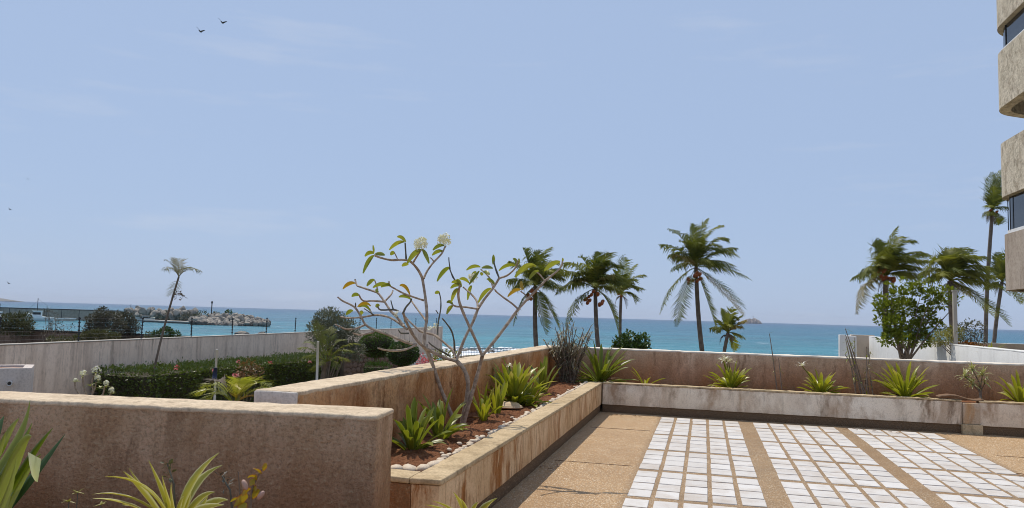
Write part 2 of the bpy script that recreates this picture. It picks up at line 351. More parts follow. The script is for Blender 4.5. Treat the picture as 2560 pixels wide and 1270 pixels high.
# sea: turquoise over the shallows, deeper blue offshore; wave relief by bump and by wave shading painted into the colour
m, t, b, o = newmat('sea_water'); n = N(t)
dist = n.math('ADD', n.sep(1), n.math('MULTIPLY', n.sep(0), -.25))
dn = n.math('ADD', dist, n.math('MULTIPLY', n.math('SUBTRACT', n.noise(.004, 5, .6), .5), 420))
c = n.mix(n.rng(dn, 150, 520), (.016,.24,.285), (.008,.145,.235)); c = n.mix(n.rng(dist, 500, 2600), c, (.008,.065,.165))
c = n.mix(n.math('MULTIPLY', n.rng(n.noise(.012, 5, .6, n.map((.35, 1, 1))), .45, .65), .5), c, (.010,.07,.12))
wv1 = n.noise(.055, 5, .7, n.map((.6, 1, 1), (3, 1, 0))); wv2 = n.noise(.017, 4, .65, n.map((.5, 1, 1), (8, 1, 0)))
c = n.mix(n.math('MULTIPLY', n.rng(wv1, .42, .60), .8), c, n.mix(.5, c, (.004,.05,.085))); c = n.mix(n.math('MULTIPLY', n.rng(wv2, .5, .66), .35), c, (.05,.21,.25))  # darker and lighter wave sides painted into the water colour
wc_glint = n.noise(.045, 6, .8, n.map((.6, 1, 1)))
c = n.mix(n.rng(wc_glint, .64, .68), c, (.75,.8,.82))  # white specks: whitecaps, and sun glints painted as colour
t.links.new(c, b.inputs['Base Color']); b.inputs['Roughness'].default_value = .28; b.inputs['IOR'].default_value = 1.33; b.inputs['Specular IOR Level'].default_value = .38
h = n.math('ADD', n.noise(.22, 6, .68, n.map((.45, 1, 1), rot=(0, 0, R(14)))), n.math('MULTIPLY', n.noise(.05, 4, .6, n.map((.4, 1, 1), rot=(0, 0, R(14)))), 2.2))
n.bump(h, 1, 2.6, b); M['sea'] = m
mb = MB(); mb.add([(-11500,-700,SEA),(11500,-700,SEA),(11500,11500,SEA),(-11500,11500,SEA)], [(0,1,2,3)])
tag(mb.build('sea', M['sea']), kind='structure')

# terrain: garden plateau falling to the beach
def ground_z(x, y):
    e = -2.75
    s = y - (78 if x > -30 else 60)
    if x < -26: e = -3.9
    if s > 0: e -= min(s, 60)*.075
    far = y - (138 + .12*(x+40))
    if far > 0: e -= far*.2
    return e + .25*mnoise.noise(Vector((x*.06, y*.06, 0)))
mb = MB(); gx = [-330+6*i for i in range(92)]; gy = [-40+5*i for i in range(48)]
mb.add([(x, y, max(ground_z(x, y), -14)) for y in gy for x in gx],
       [(j*92+i, j*92+i+1, (j+1)*92+i+1, (j+1)*92+i) for j in range(47) for i in range(91)])
g = tag(mb.build('ground', M['grass'], smooth=True), kind='structure')

# terrace podium and floor
mb = MB(); mb.box(-3.02, 9, -6, 14.3, -3.2, -.02); mb.box(-14, -3.02, -6, 4.1, -3.2, -.02)
tag(mb.build('terrace_podium', M['beige_wall']), kind='structure')
FX0, FX1, FY0, FY1 = -3.0, 8.98, -5.9, 14.2
mb = MB(); mb.add([(FX0,FY0,0),(FX1,FY0,0),(FX1,FY1,0),(FX0,FY1,0)], [(0,1,2,3)])
floor = tag(mb.build('terrace_floor', M['floor']), kind='structure')
# white tiles set proud of the aggregate, in three panels of five columns
rnd = random.Random(4)
def tile_mesh(k):
    bm = bmesh.new(); bmesh.ops.create_cube(bm, size=1)
    for v in bm.verts: v.co = Vector((v.co.x*.207, v.co.y*.264, v.co.z*.012))
    bmesh.ops.bevel(bm, geom=[e for e in bm.edges if all(v.co.z > 0 for v in e.verts)], offset=.0035, segments=1, affect='EDGES')
    bm.faces.ensure_lookup_table(); bmesh.ops.delete(bm, geom=[f for f in bm.faces if f.normal.z < -.9], context='FACES')
    r = random.Random(k)
    for v in bm.verts: v.co += Vector((r.uniform(-1,1)*.0022, r.uniform(-1,1)*.0022, 0))
    me = bpy.data.meshes.new('tile'); bm.to_mesh(me); bm.free(); me.materials.append(M['tile']); return me
tms = [tile_mesh(k) for k in range(6)]
rows = [12.58, 12.28]
for gtop in [12.05 - 1.285*i for i in range(7)]: rows += [gtop - .15 - .298*k for k in range(4)]
rest = MB()
for b0 in (-.66, .765, 2.165):
    for cidx in range(5):
        for ry in rows:
            x = b0 + .104 + .249*cidx + rnd.uniform(-.003, .003); y = ry + rnd.uniform(-.004, .004)
            v = Vector((x, y, 0)) - CAM; dz = v.dot(FWD)
            px = 1280 + FPX*v.dot(RGT)/dz if dz > .3 else -1; py = 635 - FPX*v.dot(UPV)/dz if dz > .3 else 9999
            if -20 < px < 2600 and py < 1300:
                inst('tile', rnd.choice(tms), floor, (x, y, .0 + rnd.uniform(0, .002)), (rnd.uniform(-.003,.003), rnd.uniform(-.003,.003), rnd.choice((0, math.pi)) + rnd.uniform(-.007, .007)))
            else: rest.box(x-.1, x+.1, y-.135, y+.135, -.002, .008)
tag(rest.build('tile', M['tile'], floor), kind='stuff')
# expansion joints in the aggregate
mb = MB()
for y in (11.1, 8.4, 5.7): mb.box(-1.6, -.74, y, y+.012, .0, .004)
mb.box(3.6, 8.9, 10.9, 10.912, 0, .004); mb.box(4.85, 4.862, 4, 12.6, 0, .004)
mb.build('joint', M['plinth'], floor)

# ------------------------------------------------------------------ walls and planters
def wall(name, label, mat, topmat, x0, x1, y0, y1, z0, z1, step=.07, jit=.006, bev=.018, top=.012, shape=None, tjit=None):
    r = thing(name, ((x0+x1)/2, (y0+y1)/2, z0), label, 'wall')
    cx, cy = r.location.x, r.location.y
    bd = inst('body', rough_mesh('body', x0-cx, x1-cx, y0-cy, y1-cy, 0, z1-z0-top, step, jit, bev, mat), r)
    if topmat: inst('wall_top', rough_mesh('wall_top', x0-cx-.004, x1-cx+.004, y0-cy-.004, y1-cy+.004, z1-z0-top-.02, z1-z0, step*.7, tjit or jit, bev*.6, topmat, freq=9), r)
    return r
# near wall, angled slightly to the terrace
nw = thing('garden_wall', (-1.72, 3.775, 0), 'rough brown stucco wall in the foreground with sunlit top, ending left of the planter', 'wall', rz=math.atan2(.29, 2.18))
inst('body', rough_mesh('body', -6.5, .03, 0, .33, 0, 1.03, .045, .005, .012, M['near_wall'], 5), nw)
inst('wall_top', rough_mesh('wall_top', -6.505, .035, -.005, .335, 1.012, 1.044, .03, .0028, .014, M['walltop'], 11), nw)
# tall side wall behind the left planter
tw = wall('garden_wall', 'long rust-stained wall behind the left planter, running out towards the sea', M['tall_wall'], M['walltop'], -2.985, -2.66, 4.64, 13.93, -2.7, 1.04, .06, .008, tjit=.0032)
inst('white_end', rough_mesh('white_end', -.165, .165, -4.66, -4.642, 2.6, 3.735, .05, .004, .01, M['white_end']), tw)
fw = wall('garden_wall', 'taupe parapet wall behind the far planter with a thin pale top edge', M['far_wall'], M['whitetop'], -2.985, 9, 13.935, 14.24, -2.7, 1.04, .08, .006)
# left planter
lp = thing('planter', (-1.68, 9, 0), 'long low planter running away on the left, rust-streaked face and tan coping', 'planter')
inst('side_wall', rough_mesh('side_wall', -.2, 0, -4.2, 3.95, .13, .462, .09, .003, .008, M['left_panel']), lp)
inst('coping', rough_mesh('coping', -.21, .012, -4.21, 3.94, .465, .503, .09, .004, .01, M['coping']), lp)
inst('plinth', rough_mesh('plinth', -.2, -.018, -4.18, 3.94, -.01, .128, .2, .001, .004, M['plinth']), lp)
inst('end_wall', rough_mesh('end_wall', -.965, -.202, -4.2, -4.0, -.01, .462, .07, .004, .008, M['near_wall']), lp)
inst('end_coping', rough_mesh('end_coping', -.965, -.212, -4.21, -3.985, .465, .503, .07, .004, .01, M['coping']), lp)
# far planter, in two lengths either side of the drain spout
fp = thing('planter', (3.0, 12.95, 0), 'low pale stained planter along the far side of the terrace', 'planter')
for xa, xb in ((-4.665, .82), (1.06, 6)):
    inst('side_wall', rough_mesh('side_wall', xa, xb, 0, .17, .13, .475, .09, .003, .008, M['far_panel']), fp)
    inst('coping', rough_mesh('coping', xa, xb, -.008, .16, .478, .503, .05, .007, .006, M['coping'], 12), fp)
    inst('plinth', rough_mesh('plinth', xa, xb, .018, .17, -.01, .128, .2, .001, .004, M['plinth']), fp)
m_sp = stucco('rust_streaked_spout', (.56,.46,.36), (.48,.37,.26), (.46,.22,.05), .9, 9, None, bscale=60, bstr=.3, drip=.2)
inst('drain_spout', rough_mesh('drain_spout', .825, 1.055, -.035, .1, .15, .462, .04, .003, .01, m_sp), fp)
inst('spout_foot', rough_mesh('spout_foot', .805, 1.085, -.06, .1, -.005, .148, .04, .003, .01, M['coping']), fp)
# soil
def soil(name, x0, x1, y0, y1, z, st, amp, label):
    nx, ny = int((x1-x0)/st), int((y1-y0)/st); mb = MB(); vs = []
    for j in range(ny+1):
        for i in range(nx+1):
            x, y = x0+(x1-x0)*i/nx, y0+(y1-y0)*j/ny; p = Vector((x, y, 3))
            d = mnoise.noise(p*9)*.5 + abs(mnoise.noise(p*21))*.8 + mnoise.noise(p*2.2)*.9
            vs.append((x, y, z + amp*d))
    mb.add(vs, [(j*(nx+1)+i, j*(nx+1)+i+1, (j+1)*(nx+1)+i+1, (j+1)*(nx+1)+i) for j in range(ny) for i in range(nx)])
    o = mb.build(name, M['soil']); tag(o, label, 'soil', kind='stuff'); return o
soil('soil', -2.66, -1.87, 4.98, 13.94, .435, .02, .036, 'cloddy red soil filling the left planter')
soil('soil', -1.87, 9, 13.1, 13.94, .435, .05, .02, 'red soil in the far planter')
soil('soil', -6, -.9, 2.2, 3.8, .40, .05, .02, 'dark soil in the bed below the near wall')
mb = MB(); mb.box(-6.1, -.8, 2.05, 2.2, 0, .45); mb.box(-.9, -.8, 2.2, 3.8, 0, .45); mb.box(-1.7, -.8, 3.8, 3.9, 0, .45)
tag(mb.build('planter_kerb', M['beige_wall']), 'low rendered kerb round the nearest plant bed', 'kerb')

# ------------------------------------------------------------------ garden beyond the left wall
def gwx(y): return -21.6 - .082*(y-19)
gw = thing('garden_wall', (gwx(19), 19, -2.8), 'long streaked grey-white boundary wall across the lower garden, posts on top', 'wall')
gl_ = 55.0; ga = math.atan2(-.082, 1); gw.rotation_euler.z = -ga
inst('body', rough_mesh('body', -.25, 0, -16, gl_, 0, 2.97, .5, .004, .02, M['garden_wall'], 1), gw)
inst('wall_top', rough_mesh('wall_top', -.27, .02, -16, gl_, 2.972, 3.01, .5, .004, .01, M['concrete'], 1), gw)
inst('ledge', rough_mesh('ledge', .002, .03, -10, 11, 1.02, 1.06, .5, .003, .006, M['concrete'], 1), gw)
# electric fence on top: posts with insulators, and wires
ef = thing('security_fence', (gwx(19)-.12, 19, .2), 'electric security fence of dark posts and thin wires on the garden wall', 'fence')
ef.rotation_euler.z = -ga
mbp = MB(); mbp.tube([(0,0,0),(0,0,.88)], .022, 6)
pm = mbp.mesh('post'); pm.materials.append(M['black'])
mbp = MB(); mbp.tube([(-.035,0,0),(.035,0,0)], .03, 6); im = mbp.mesh('insulator'); im.materials.append(M['black'])
for i in range(-3, 16):
    q = inst('post', pm, ef, (0, .3+3.5*i, 0), (0, R(random.Random(i).uniform(-2, 2)), 0))
    for k in range(6): inst('insulator', im, q, (0, 0, .12+.14*k))
mb = MB()
for i in range(6): mb.tube([(0, -10.2, .12+.14*i), (0, 52.8, .12+.14*i)], .0018, 4)
mb.build('wire', M['rail'], ef)
# pale planter box with a drain pipe
pb = thing('planter_box', (-15.67, 14.87, -2.75), 'pale pinkish planter box with a drain pipe at the left edge', 'planter')
pb.rotation_euler.z = R(44)
m_pk = stucco('pale_pink_render', (.62,.55,.50), (.58,.51,.46), (.45,.38,.33), .25, 2, None, bscale=20, bstr=.15)
for nm, a in (('front_wall', (-4, 0, 0, .2, 0, 2.75)), ('side_wall', (-.2, 0, .205, 1.2, 0, 2.75)), ('back_wall', (-4, -.205, 1.0, 1.2, 0, 2.75))):
    inst(nm, rough_mesh(nm, *a, .2, .003, .01, m_pk), pb)
inst('soil_fill', rough_mesh('soil_fill', -4, -.205, .205, .995, 0, 2.7, .2, .02, .01, M['soil']), pb)
mb = MB(); mb.tube([(-.42,.05,2.4),(-.42,-.14,2.4)], .055, 12); mb.build('drain_pipe', M['white'], pb, True)
mb = MB(); mb.tube([(-.42,-.141,2.4),(-.42,-.144,2.4)], .04, 12); mb.build('pipe_mouth', M['black'], pb)
# brown wall and seawall by the harbour
bw = wall('boundary_wall', 'dark brown wall with black top beyond the fence, by the harbour scrub', M['brown_wall'], None, -100, -42, 76.5, 77, -5.5, -2.1, 1.2, .01, .03)
inst('wall_top', rough_mesh('wall_top', -29.1, 29.1, -.35, .35, 3.405, 3.6, 1.5, .02, .04, M['black'], .5), bw)
A, B = at(-80, 768, 345), at(303, 777, 345); A.z = B.z = 0
sw = thing('sea_wall', ((A+B)/2).to_tuple(), 'long grey concrete sea wall sheltering the harbour on the left', 'wall', rz=math.atan2(B.y-A.y, B.x-A.x)); hl = (B-A).length/2
sw.location.z = -8
inst('body', rough_mesh('body', -hl, hl, 0, 1.5, 0, 6.15, 3, .05, .1, M['seawall'], .2), sw)
inst('wall_top', rough_mesh('wall_top', -hl, hl, -.15, 1.65, 6.16, 6.5, 3, .05, .08, M['black'], .2), sw)
k = 0
for i in range(9):
    inst('panel_joint', rough_mesh('panel_joint', -hl+8*i+3, -hl+8*i+3.25, -.03, -.004, 0, 6.1, 3, .0, .004, M['black'], .2), sw)

# right-hand white wall, beige block behind it
ww = wall('boundary_wall', 'bright white wall with grey drip marks behind the far parapet, on the right', M['white_wall'], M['white'], 6.35, 6.65, 12, 32.6, -2.7, 1.16, .3, .004, .015)
# drip stains are stains in the wall paint
bb = thing('wall_pier', (5.1, 31.4, -2.7), 'beige rendered wall pier with white edge at the end of the white wall', 'wall')
inst('body', rough_mesh('body', .62, 1.5, 1.35, 1.65, 0, 3.9, .2, .004, .015, M['beige_wall']), bb)
inst('white_post', rough_mesh('white_post', -.02, .22, .0, .3, 0, 3.9, .2, .003, .012, M['white']), bb)
inst('white_panel', rough_mesh('white_panel', .222, .6, .1, 1.5, 0, 3.86, .2, .003, .012, M['white'], shape=lambda p: Vector((p.x + max(0, 3.0-p.z)*.12, p.y, p.z))), bb)
wb = wall('boundary_wall', 'low beige wall behind the white wall, below the palms at the right', M['beige_wall'], M['white'], 9.5, 25, 36, 36.3, -2.7, 1.0, .5, .004, .015)

# ================================================================== VEGETATION BUILDERS
def strip_leaf(mb, base, az, elev, length, width, droop, seg=7, blunt=True, fold=.25, twist=0, rnd=random):
    """a strap leaf with a folded cross-section, arching under its own weight"""
    p = Vector(base); d = Vector((math.cos(az)*math.cos(elev), math.sin(az)*math.cos(elev), math.sin(elev)))
    side = Vector((-math.sin(az), math.cos(az), 0)); st = length/seg; vs, uv, fs = [], [], []
    for i in range(seg+1):
        t = i/seg
        wd = width*(.55+.45*min(1, t*2.5))*((1-t**9)**.5 if blunt else (1-t**1.6))
        wd = max(wd, width*(.12 if blunt else .02))
        nrm = side.cross(d).normalized(); tw = twist*t
        s = side*math.cos(tw) + nrm*math.sin(tw); up = s.cross(d).normalized()*-1
        up = d.cross(s)*-1
        vs += [p - s*wd/2 + up*wd*fold*-1, p.copy(), p + s*wd/2 + up*wd*fold*-1]; uv += [(0, t), (.5, t), (1, t)]
        if i < seg:
            p = p + d*st; d = (d + Vector((0, 0, -droop*st/length*(.4+1.6*t)))).normalized()
    for i in range(seg):
        k = i*3; fs += [(k, k+1, k+4, k+3), (k+1, k+2, k+5, k+4)]
    mb.add(vs, fs, uv)
def rosette(name, loc, label, cat, n, length, width, mat, seed, elev=(25, 85), droop=(.3, 1.0), group=None, blunt=True, azr=(0, 360), base_r=.05, fold=.22):
    rnd = random.Random(seed); r = thing(name, loc, label, cat, group)
    n = int(n*1.35)
    for i in range(n):
        az = R(azr[0] + (azr[1]-azr[0])*((i*.618) % 1)) + rnd.uniform(-.25, .25); e = R(rnd.uniform(*elev)); mb = MB()
        l = .84*length*rnd.uniform(.6, 1.1)*(.75+.25*math.sin(e)+.1)
        q = base_r*rnd.random()
        strip_leaf(mb, (math.cos(az)*q, math.sin(az)*q, -.03), az, e, l, width*rnd.uniform(.8, 1.15), rnd.uniform(*droop), 7, blunt, fold, rnd.uniform(-.5, .5))
        mb.build('leaf', rnd.choice(mat) if isinstance(mat, list) else mat, r, True)
    for i in range(n//7 if n > 12 else 0):
        mb = MB(); strip_leaf(mb, (0, 0, .01), rnd.uniform(0, 6.28), R(rnd.uniform(-2, 22)), length*rnd.uniform(.35, .6), width*.7, rnd.uniform(.4, 1.2), 6, False, .4, rnd.uniform(-1, 1)); mb.build('dead_leaf', M['dryleaf'], r, True)
    return r
def frond(mb, c, mid, tip, lmax, n=42, wind=Vector((.35, .1, 0)), droop=.75, wid=.05, rad=.035, rnd=random, start=.14):
    """a feather leaf: arched midrib with two rows of hanging leaflets"""
    c, mid, tip = Vector(c), Vector(mid), Vector(tip)
    B_ = lambda t: c*(1-t)**2 + mid*2*t*(1-t) + tip*t*t
    T_ = lambda t: ((mid-c)*2*(1-t) + (tip-mid)*2*t).normalized()
    mb.tube([B_(i/9) for i in range(10)], [rad*(1-.85*i/9) for i in range(10)], 4)
    for i in range(n):
        t = start + (1-start)*(i+.5)/n; p = B_(t); d = T_(t)
        s = d.cross(Vector((0, 0, 1)))
        if s.length < .15: s = d.cross(Vector((.3, 1, 0)))
        s.normalize(); u = s.cross(d)
        f = (t-start)/(1-start); l = lmax*(.45+.75*math.sin(math.pi*min(1, f*.85+.15)))*(1 if f < .75 else 1-.55*(f-.75)/.25)
        for sg in (-1, 1):
            ll = l*rnd.uniform(.65, 1.15)
            flat = max(.0, 1-1.15*abs(d.z)); steep = droop*(.12+1.1*flat)
            a = (s*sg*(.85-.35*flat) + d*(.45+.35*f) + u*.2 + Vector((0, 0, -steep*rnd.uniform(.3, .9))) + wind*rnd.uniform(.1, .45)).normalized()
            b = (a*.7 + Vector((0, 0, -steep*rnd.uniform(.6, 1.4))) + wind*rnd.uniform(.3, 1.0)).normalized()
            if rnd.random() < .06: continue
            q = p + a*ll*.5; e = q + b*ll*.5; w = wid*(1 if f < .9 else .7)*.5; dd = d
            mb.add([p-dd*w*.6, p+dd*w*.6, q+dd*w, q-dd*w, e], [(0, 1, 2, 3), (3, 2, 4)])
def coco_bunch(parent, c, n, r, rnd):
    for i in range(n):
        mb = MB(); mb.ball((0, 0, 0), (r*.85, r*.85, r*1.1), 8, 6)
        o = mb.build('coconut', M['coconut'], parent, True)
        o.location = Vector(c) + Vector((rnd.uniform(-1.3, 1.3)*r, rnd.uniform(-1.3, 1.3)*r, rnd.uniform(-1.3, 1.3)*r)); o.rotation_euler = (rnd.random(), rnd.random(), 0)
def palm(label, D, crown, base, tips, seed, lmax=.62, nuts=(), group='coconut palms in front of the sea', trunk_r=(.2, .13), mids=None, extra=6, rad=2.4, yellow=(), n=42, name='coconut_palm', fr='frond', wind=Vector((.45, .1, 0)), dead=0, lean=0, rscale=.03, wid=.058):
    """crown / base / frond tips are bearings at distance D; each tip gets its own depth so the crown is round"""
    rnd = random.Random(seed); c = at(*crown, D); b = at(base[0], base[1], D); b.z = max(b.z, -8)
    gz = ground_z(b.x, b.y) - .2
    dirv = (c-b)/max(.1, (c.z-b.z)); foot = b + dirv*(gz-b.z) if abs(gz-b.z) > .05 else b.copy(); foot.x += lean
    r = thing(name, foot, label, 'palm tree', group)
    pts, rs = [], []
    for i in range(25):
        t = i/24; p = foot.lerp(c, t); bow = math.sin(math.pi*t)*.25; p.x -= bow*.6; pts.append(p-foot); rs.append(.8*(trunk_r[0] + (trunk_r[1]-trunk_r[0])*t)*(1 + .25*math.exp(-t*18) + .05*(i % 2)))
    mb = MB(); mb.tube(pts, rs, 9); mb.build('trunk', M['palmtrunk'], r, True)
    cl = c-foot; k = 0
    for tip in tips:
        dep = rnd.uniform(-1, 1)*rad*.55 if len(tip) < 5 else tip[4]
        tp = at(tip[0], tip[1], D) - foot + Vector((0, dep, 0)) + Vector(FWD)*0
        if len(tip) > 2: md = at(tip[2], tip[3], D) - foot + Vector((0, dep*.55, 0))
        else: md = (cl+tp)/2 + Vector((0, 0, .42*(tp-cl).length*.8))
        mb = MB(); frond(mb, cl, md, tp, lmax*1.35*rnd.uniform(.85, 1.1), int(n*1.05), wind, .8, wid, rscale, rnd)
        mb.build('frond', M['frond_yellow'] if k in yellow else M[fr], r); k += 1
    for i in range(extra):   # fronds pointing towards and away from the viewer, filling the crown
        az = 2*math.pi*i/extra + rnd.uniform(-.3, .3); e = R(rnd.uniform(12, 78)); l = rad*rnd.uniform(.8, 1.12)
        h = Vector((math.cos(az)*.85, math.sin(az), 0)); tp = cl + h*l*math.cos(e)*1.1 + Vector((.35*rad*.5, 0, l*(math.sin(e)-.35)))
        md = cl + h*l*.45*math.cos(e) + Vector((0, 0, l*.75*math.sin(e)+.2))
        mb = MB(); frond(mb, cl, md, tp, lmax*1.3*rnd.uniform(.85, 1.05), int(n*.9), wind, .8, wid, rscale, rnd); mb.build('frond', M[fr], r)
    for i in range(dead):
        az = rnd.uniform(0, 6.28); h = Vector((math.cos(az), math.sin(az), 0)); mb = MB()
        frond(mb, cl-Vector((0, 0, .2)), cl+h*.3+Vector((0, 0, .1)), cl+h*.45+Vector((0, 0, -rad*rnd.uniform(.4, .6))), lmax*.6, 20, wind*.3, 1, .04, rscale, rnd); mb.build('dry_frond', M['frond_dry'], r)
    for (px, py, nn, rr) in nuts: coco_bunch(r, at(px, py, D-.25) - foot, nn, rr, rnd)
    return r
def leaves(mb, C, n, size, rnd, up=.4, asp=.45, shell=.55):
    """n folded leaves spread through an ellipsoid cloud C = list of (centre, radii)"""
    w = [r[0]*r[1]*r[2] for c, r in C]; tot = sum(w)
    for (c, r), ww in zip(C, w):
        for i in range(max(3, int(n*ww/tot))):
            while True:
                v = Vector((rnd.gauss(0, 1), rnd.gauss(0, 1), rnd.gauss(0, 1)))
                if v.length > .05: break
            v.normalize(); q = shell + (1-shell)*rnd.random()**.6
            p = Vector((c[0]+r[0]*v.x*q, c[1]+r[1]*v.y*q, c[2]+r[2]*v.z*q))
            d = (v + Vector((rnd.uniform(-.8, .8), rnd.uniform(-.8, .8), rnd.uniform(-.6, .6)+up))).normalized()
            s = d.cross(Vector((rnd.uniform(-1, 1), rnd.uniform(-1, 1), 1))).normalized(); l = size*rnd.uniform(.6, 1.3); u = s.cross(d)
            mb.add([p, p+d*l*.5+s*l*asp*.5+u*l*.08, p+d*l, p+d*l*.5-s*l*asp*.5+u*l*.08], [(0, 1, 2), (0, 2, 3)])
def shrub(name, loc, label, cat, C, n, size, mat, seed, stems=6, stem_r=.03, group=None, asp=.45, shell=.5, up=.4, stemmat='stem', branchy=1):
    rnd = random.Random(seed); r = thing(name, loc, label, cat, group); mb = MB(); leaves(mb, C, n, size, rnd, up, asp, shell); mb.build('foliage', M[mat], r)
    mb = MB()
    for i in range(stems):
        c, rr = C[i % len(C)]
        e = Vector((c[0]+rnd.uniform(-.7, .7)*rr[0], c[1]+rnd.uniform(-.7, .7)*rr[1], c[2]+rnd.uniform(-.2, .85)*rr[2]))
        b0 = Vector((rnd.uniform(-1, 1)*stem_r*4, rnd.uniform(-1, 1)*stem_r*4, -.1)); mid = b0.lerp(e, .5) + Vector((rnd.uniform(-1, 1)*.12, rnd.uniform(-1, 1)*.12, .1))*e.length*.5
        P = [b0*(1-t)**2 + mid*2*t*(1-t) + e*t*t for t in (0, .2, .4, .6, .8, 1)]
        mb.tube(P, [stem_r*(1-.8*t) for t in (0, .2, .4, .6, .8, 1)], 5)
        for k in range(2*branchy):
            q = P[2+k % 3]; mb.tube([q, q + Vector((rnd.uniform(-1, 1)*rr[0]*.6, rnd.uniform(-1, 1)*rr[1]*.6, rnd.uniform(0, .7)*rr[2]))], [stem_r*.45, stem_r*.12], 4)
    mb.build('branches', M[stemmat], r)
    return r

# ================================================================== COCONUT PALMS
palm('tall coconut palm with orange nuts standing alone above the middle of the far parapet', 48, (1740, 668), (1763, 905),
     [(1672,572,1722,592),(1651,615,1700,610),(1648,785,1680,690),(1692,815,1702,735),(1792,828,1765,735),(1866,772,1800,700),(1878,702,1812,655),(1843,618,1790,612),(1806,562,1755,572),(1770,550,1740,580),(1728,560,1732,600),(1848,650,1800,600),(1690,640,1712,640),(1700,600,1722,610),(1822,600,1780,580),(1862,790,1815,730)],
     11, .62, ((1742,688,5,.15),(1725,703,4,.13),(1748,700,3,.13)), 'coconut palms in front of the sea', (.21,.15), extra=17, rad=2.6, yellow=(12, 15), n=52)
palm('leftmost coconut palm, partly behind the frangipani branches', 44, (1338, 715), (1346, 860),
     [(1308,622,1322,650),(1283,655,1308,665),(1372,615,1340,640),(1400,655,1360,650),(1412,700,1375,670),(1285,815,1300,740),(1405,830,1365,740),(1375,835,1352,760),(1340,625,1335,660),(1275,700,1305,690),(1398,680,1365,665)],
     12, .6, ((1330,735,4,.14),(1322,741,3,.13)), trunk_r=(.2,.14), extra=14, rad=2.3, n=48)
palm('round-headed coconut palm left of the dark green bush, two low fronds hanging free', 45, (1488, 722), (1502, 875),
     [(1392,740,1430,680),(1398,695,1440,655),(1415,660,1450,645),(1445,640,1468,650),(1490,628,1488,660),(1525,635,1505,650),(1560,665,1520,650),(1570,700,1530,670),(1560,735,1525,700),(1420,828,1435,735),(1548,835,1525,735),(1435,700,1460,690),(1540,690,1515,685)],
     13, .62, ((1470,750,4,.13),(1503,757,4,.13),(1488,732,4,.13),(1478,735,2,.12)), trunk_r=(.19,.14), extra=17, rad=2.3, yellow=(11, 12), n=52)
palm('slim coconut palm just behind the round-headed one', 52, (1553, 735), (1556, 850),
     [(1562,640,1558,690),(1590,660,1570,680),(1607,685,1580,685),(1588,760,1580,715),(1590,722,1575,700),(1530,675,1545,695),(1525,720,1540,700)],
     14, .55, ((1553,738,3,.12),), trunk_r=(.15,.12), extra=7, rad=1.8, n=40, dead=2)
palm('short wind-torn young palm right of the tall lone palm', 40, (1820, 832), (1815, 890),
     [(1803,770,1810,800),(1830,768,1824,800),(1855,788,1835,800),(1862,800,1842,806),(1775,820,1800,810),(1860,848,1845,828),(1836,880,1832,840),(1790,800,1805,815),(1848,815,1835,812)],
     15, .34, (), trunk_r=(.13,.11), extra=4, rad=1.1, n=30, yellow=(3, 8), dead=3, rscale=.025)
palm('windswept coconut palm with orange nuts behind the big green shrub', 42, (2215, 690), (2222, 850),
     [(2145,708,2165,635),(2137,785,2150,690),(2205,590,2205,640),(2240,568,2215,610),(2290,605,2235,585),(2340,635,2270,620),(2330,655,2270,635),(2290,675,2250,650),(2300,700,2255,665),(2195,600,2195,650),(2265,585,2228,600),(2310,640,2250,610),(2200,640,2200,665)],
     16, .6, ((2205,678,4,.13),(2230,700,4,.13),(2210,697,4,.12)), 'coconut palms by the white wall', (.22,.16), extra=17, rad=2.3, n=50, wind=Vector((.8,.1,0)), dead=4, yellow=(1,))
palm('coconut palm blown to the right beside the pale lamp post', 38, (2375, 702), (2392, 850),
     [(2350,640,2360,670),(2390,618,2372,650),(2430,615,2390,635),(2470,640,2415,630),(2500,680,2430,650),(2515,740,2450,670),(2518,815,2450,730),(2505,795,2440,730),(2480,720,2425,690),(2340,665,2355,670),(2345,690,2358,670),(2460,680,2410,660),(2440,740,2400,695)],
     17, .6, (), 'coconut palms by the white wall', (.2,.15), extra=17, rad=2.2, n=50, wind=Vector((.8,.1,0)), dead=4, yellow=(12,))
palm('very tall slim palm at the edge of the apartment building', 60, (2481, 528), (2468, 850),
     [(2475,470,2474,500),(2490,425,2478,470),(2510,420,2492,450),(2520,455,2500,470),(2515,490,2500,490),(2465,540,2470,520),(2500,440,2485,470),(2530,500,2505,480),(2500,560,2495,535),(2470,500,2474,505)],
     18, .6, ((2476,530,2,.12),(2488,532,2,.12)), 'coconut palms by the white wall', (.2,.16), extra=6, rad=2.0, n=44, wind=Vector((.7,.1,0)), dead=4)
palm('palm half hidden behind the apartment building', 52, (2505, 705), (2492, 850),
     [(2498,630,2500,665),(2520,610,2508,650),(2545,650,2522,660),(2553,735,2530,690),(2560,760,2540,720),(2480,690,2492,685),(2475,720,2488,700)],
     19, .6, (), 'coconut palms by the white wall', (.17,.14), extra=6, rad=2.0, n=44, wind=Vector((.7,.1,0)), dead=3)
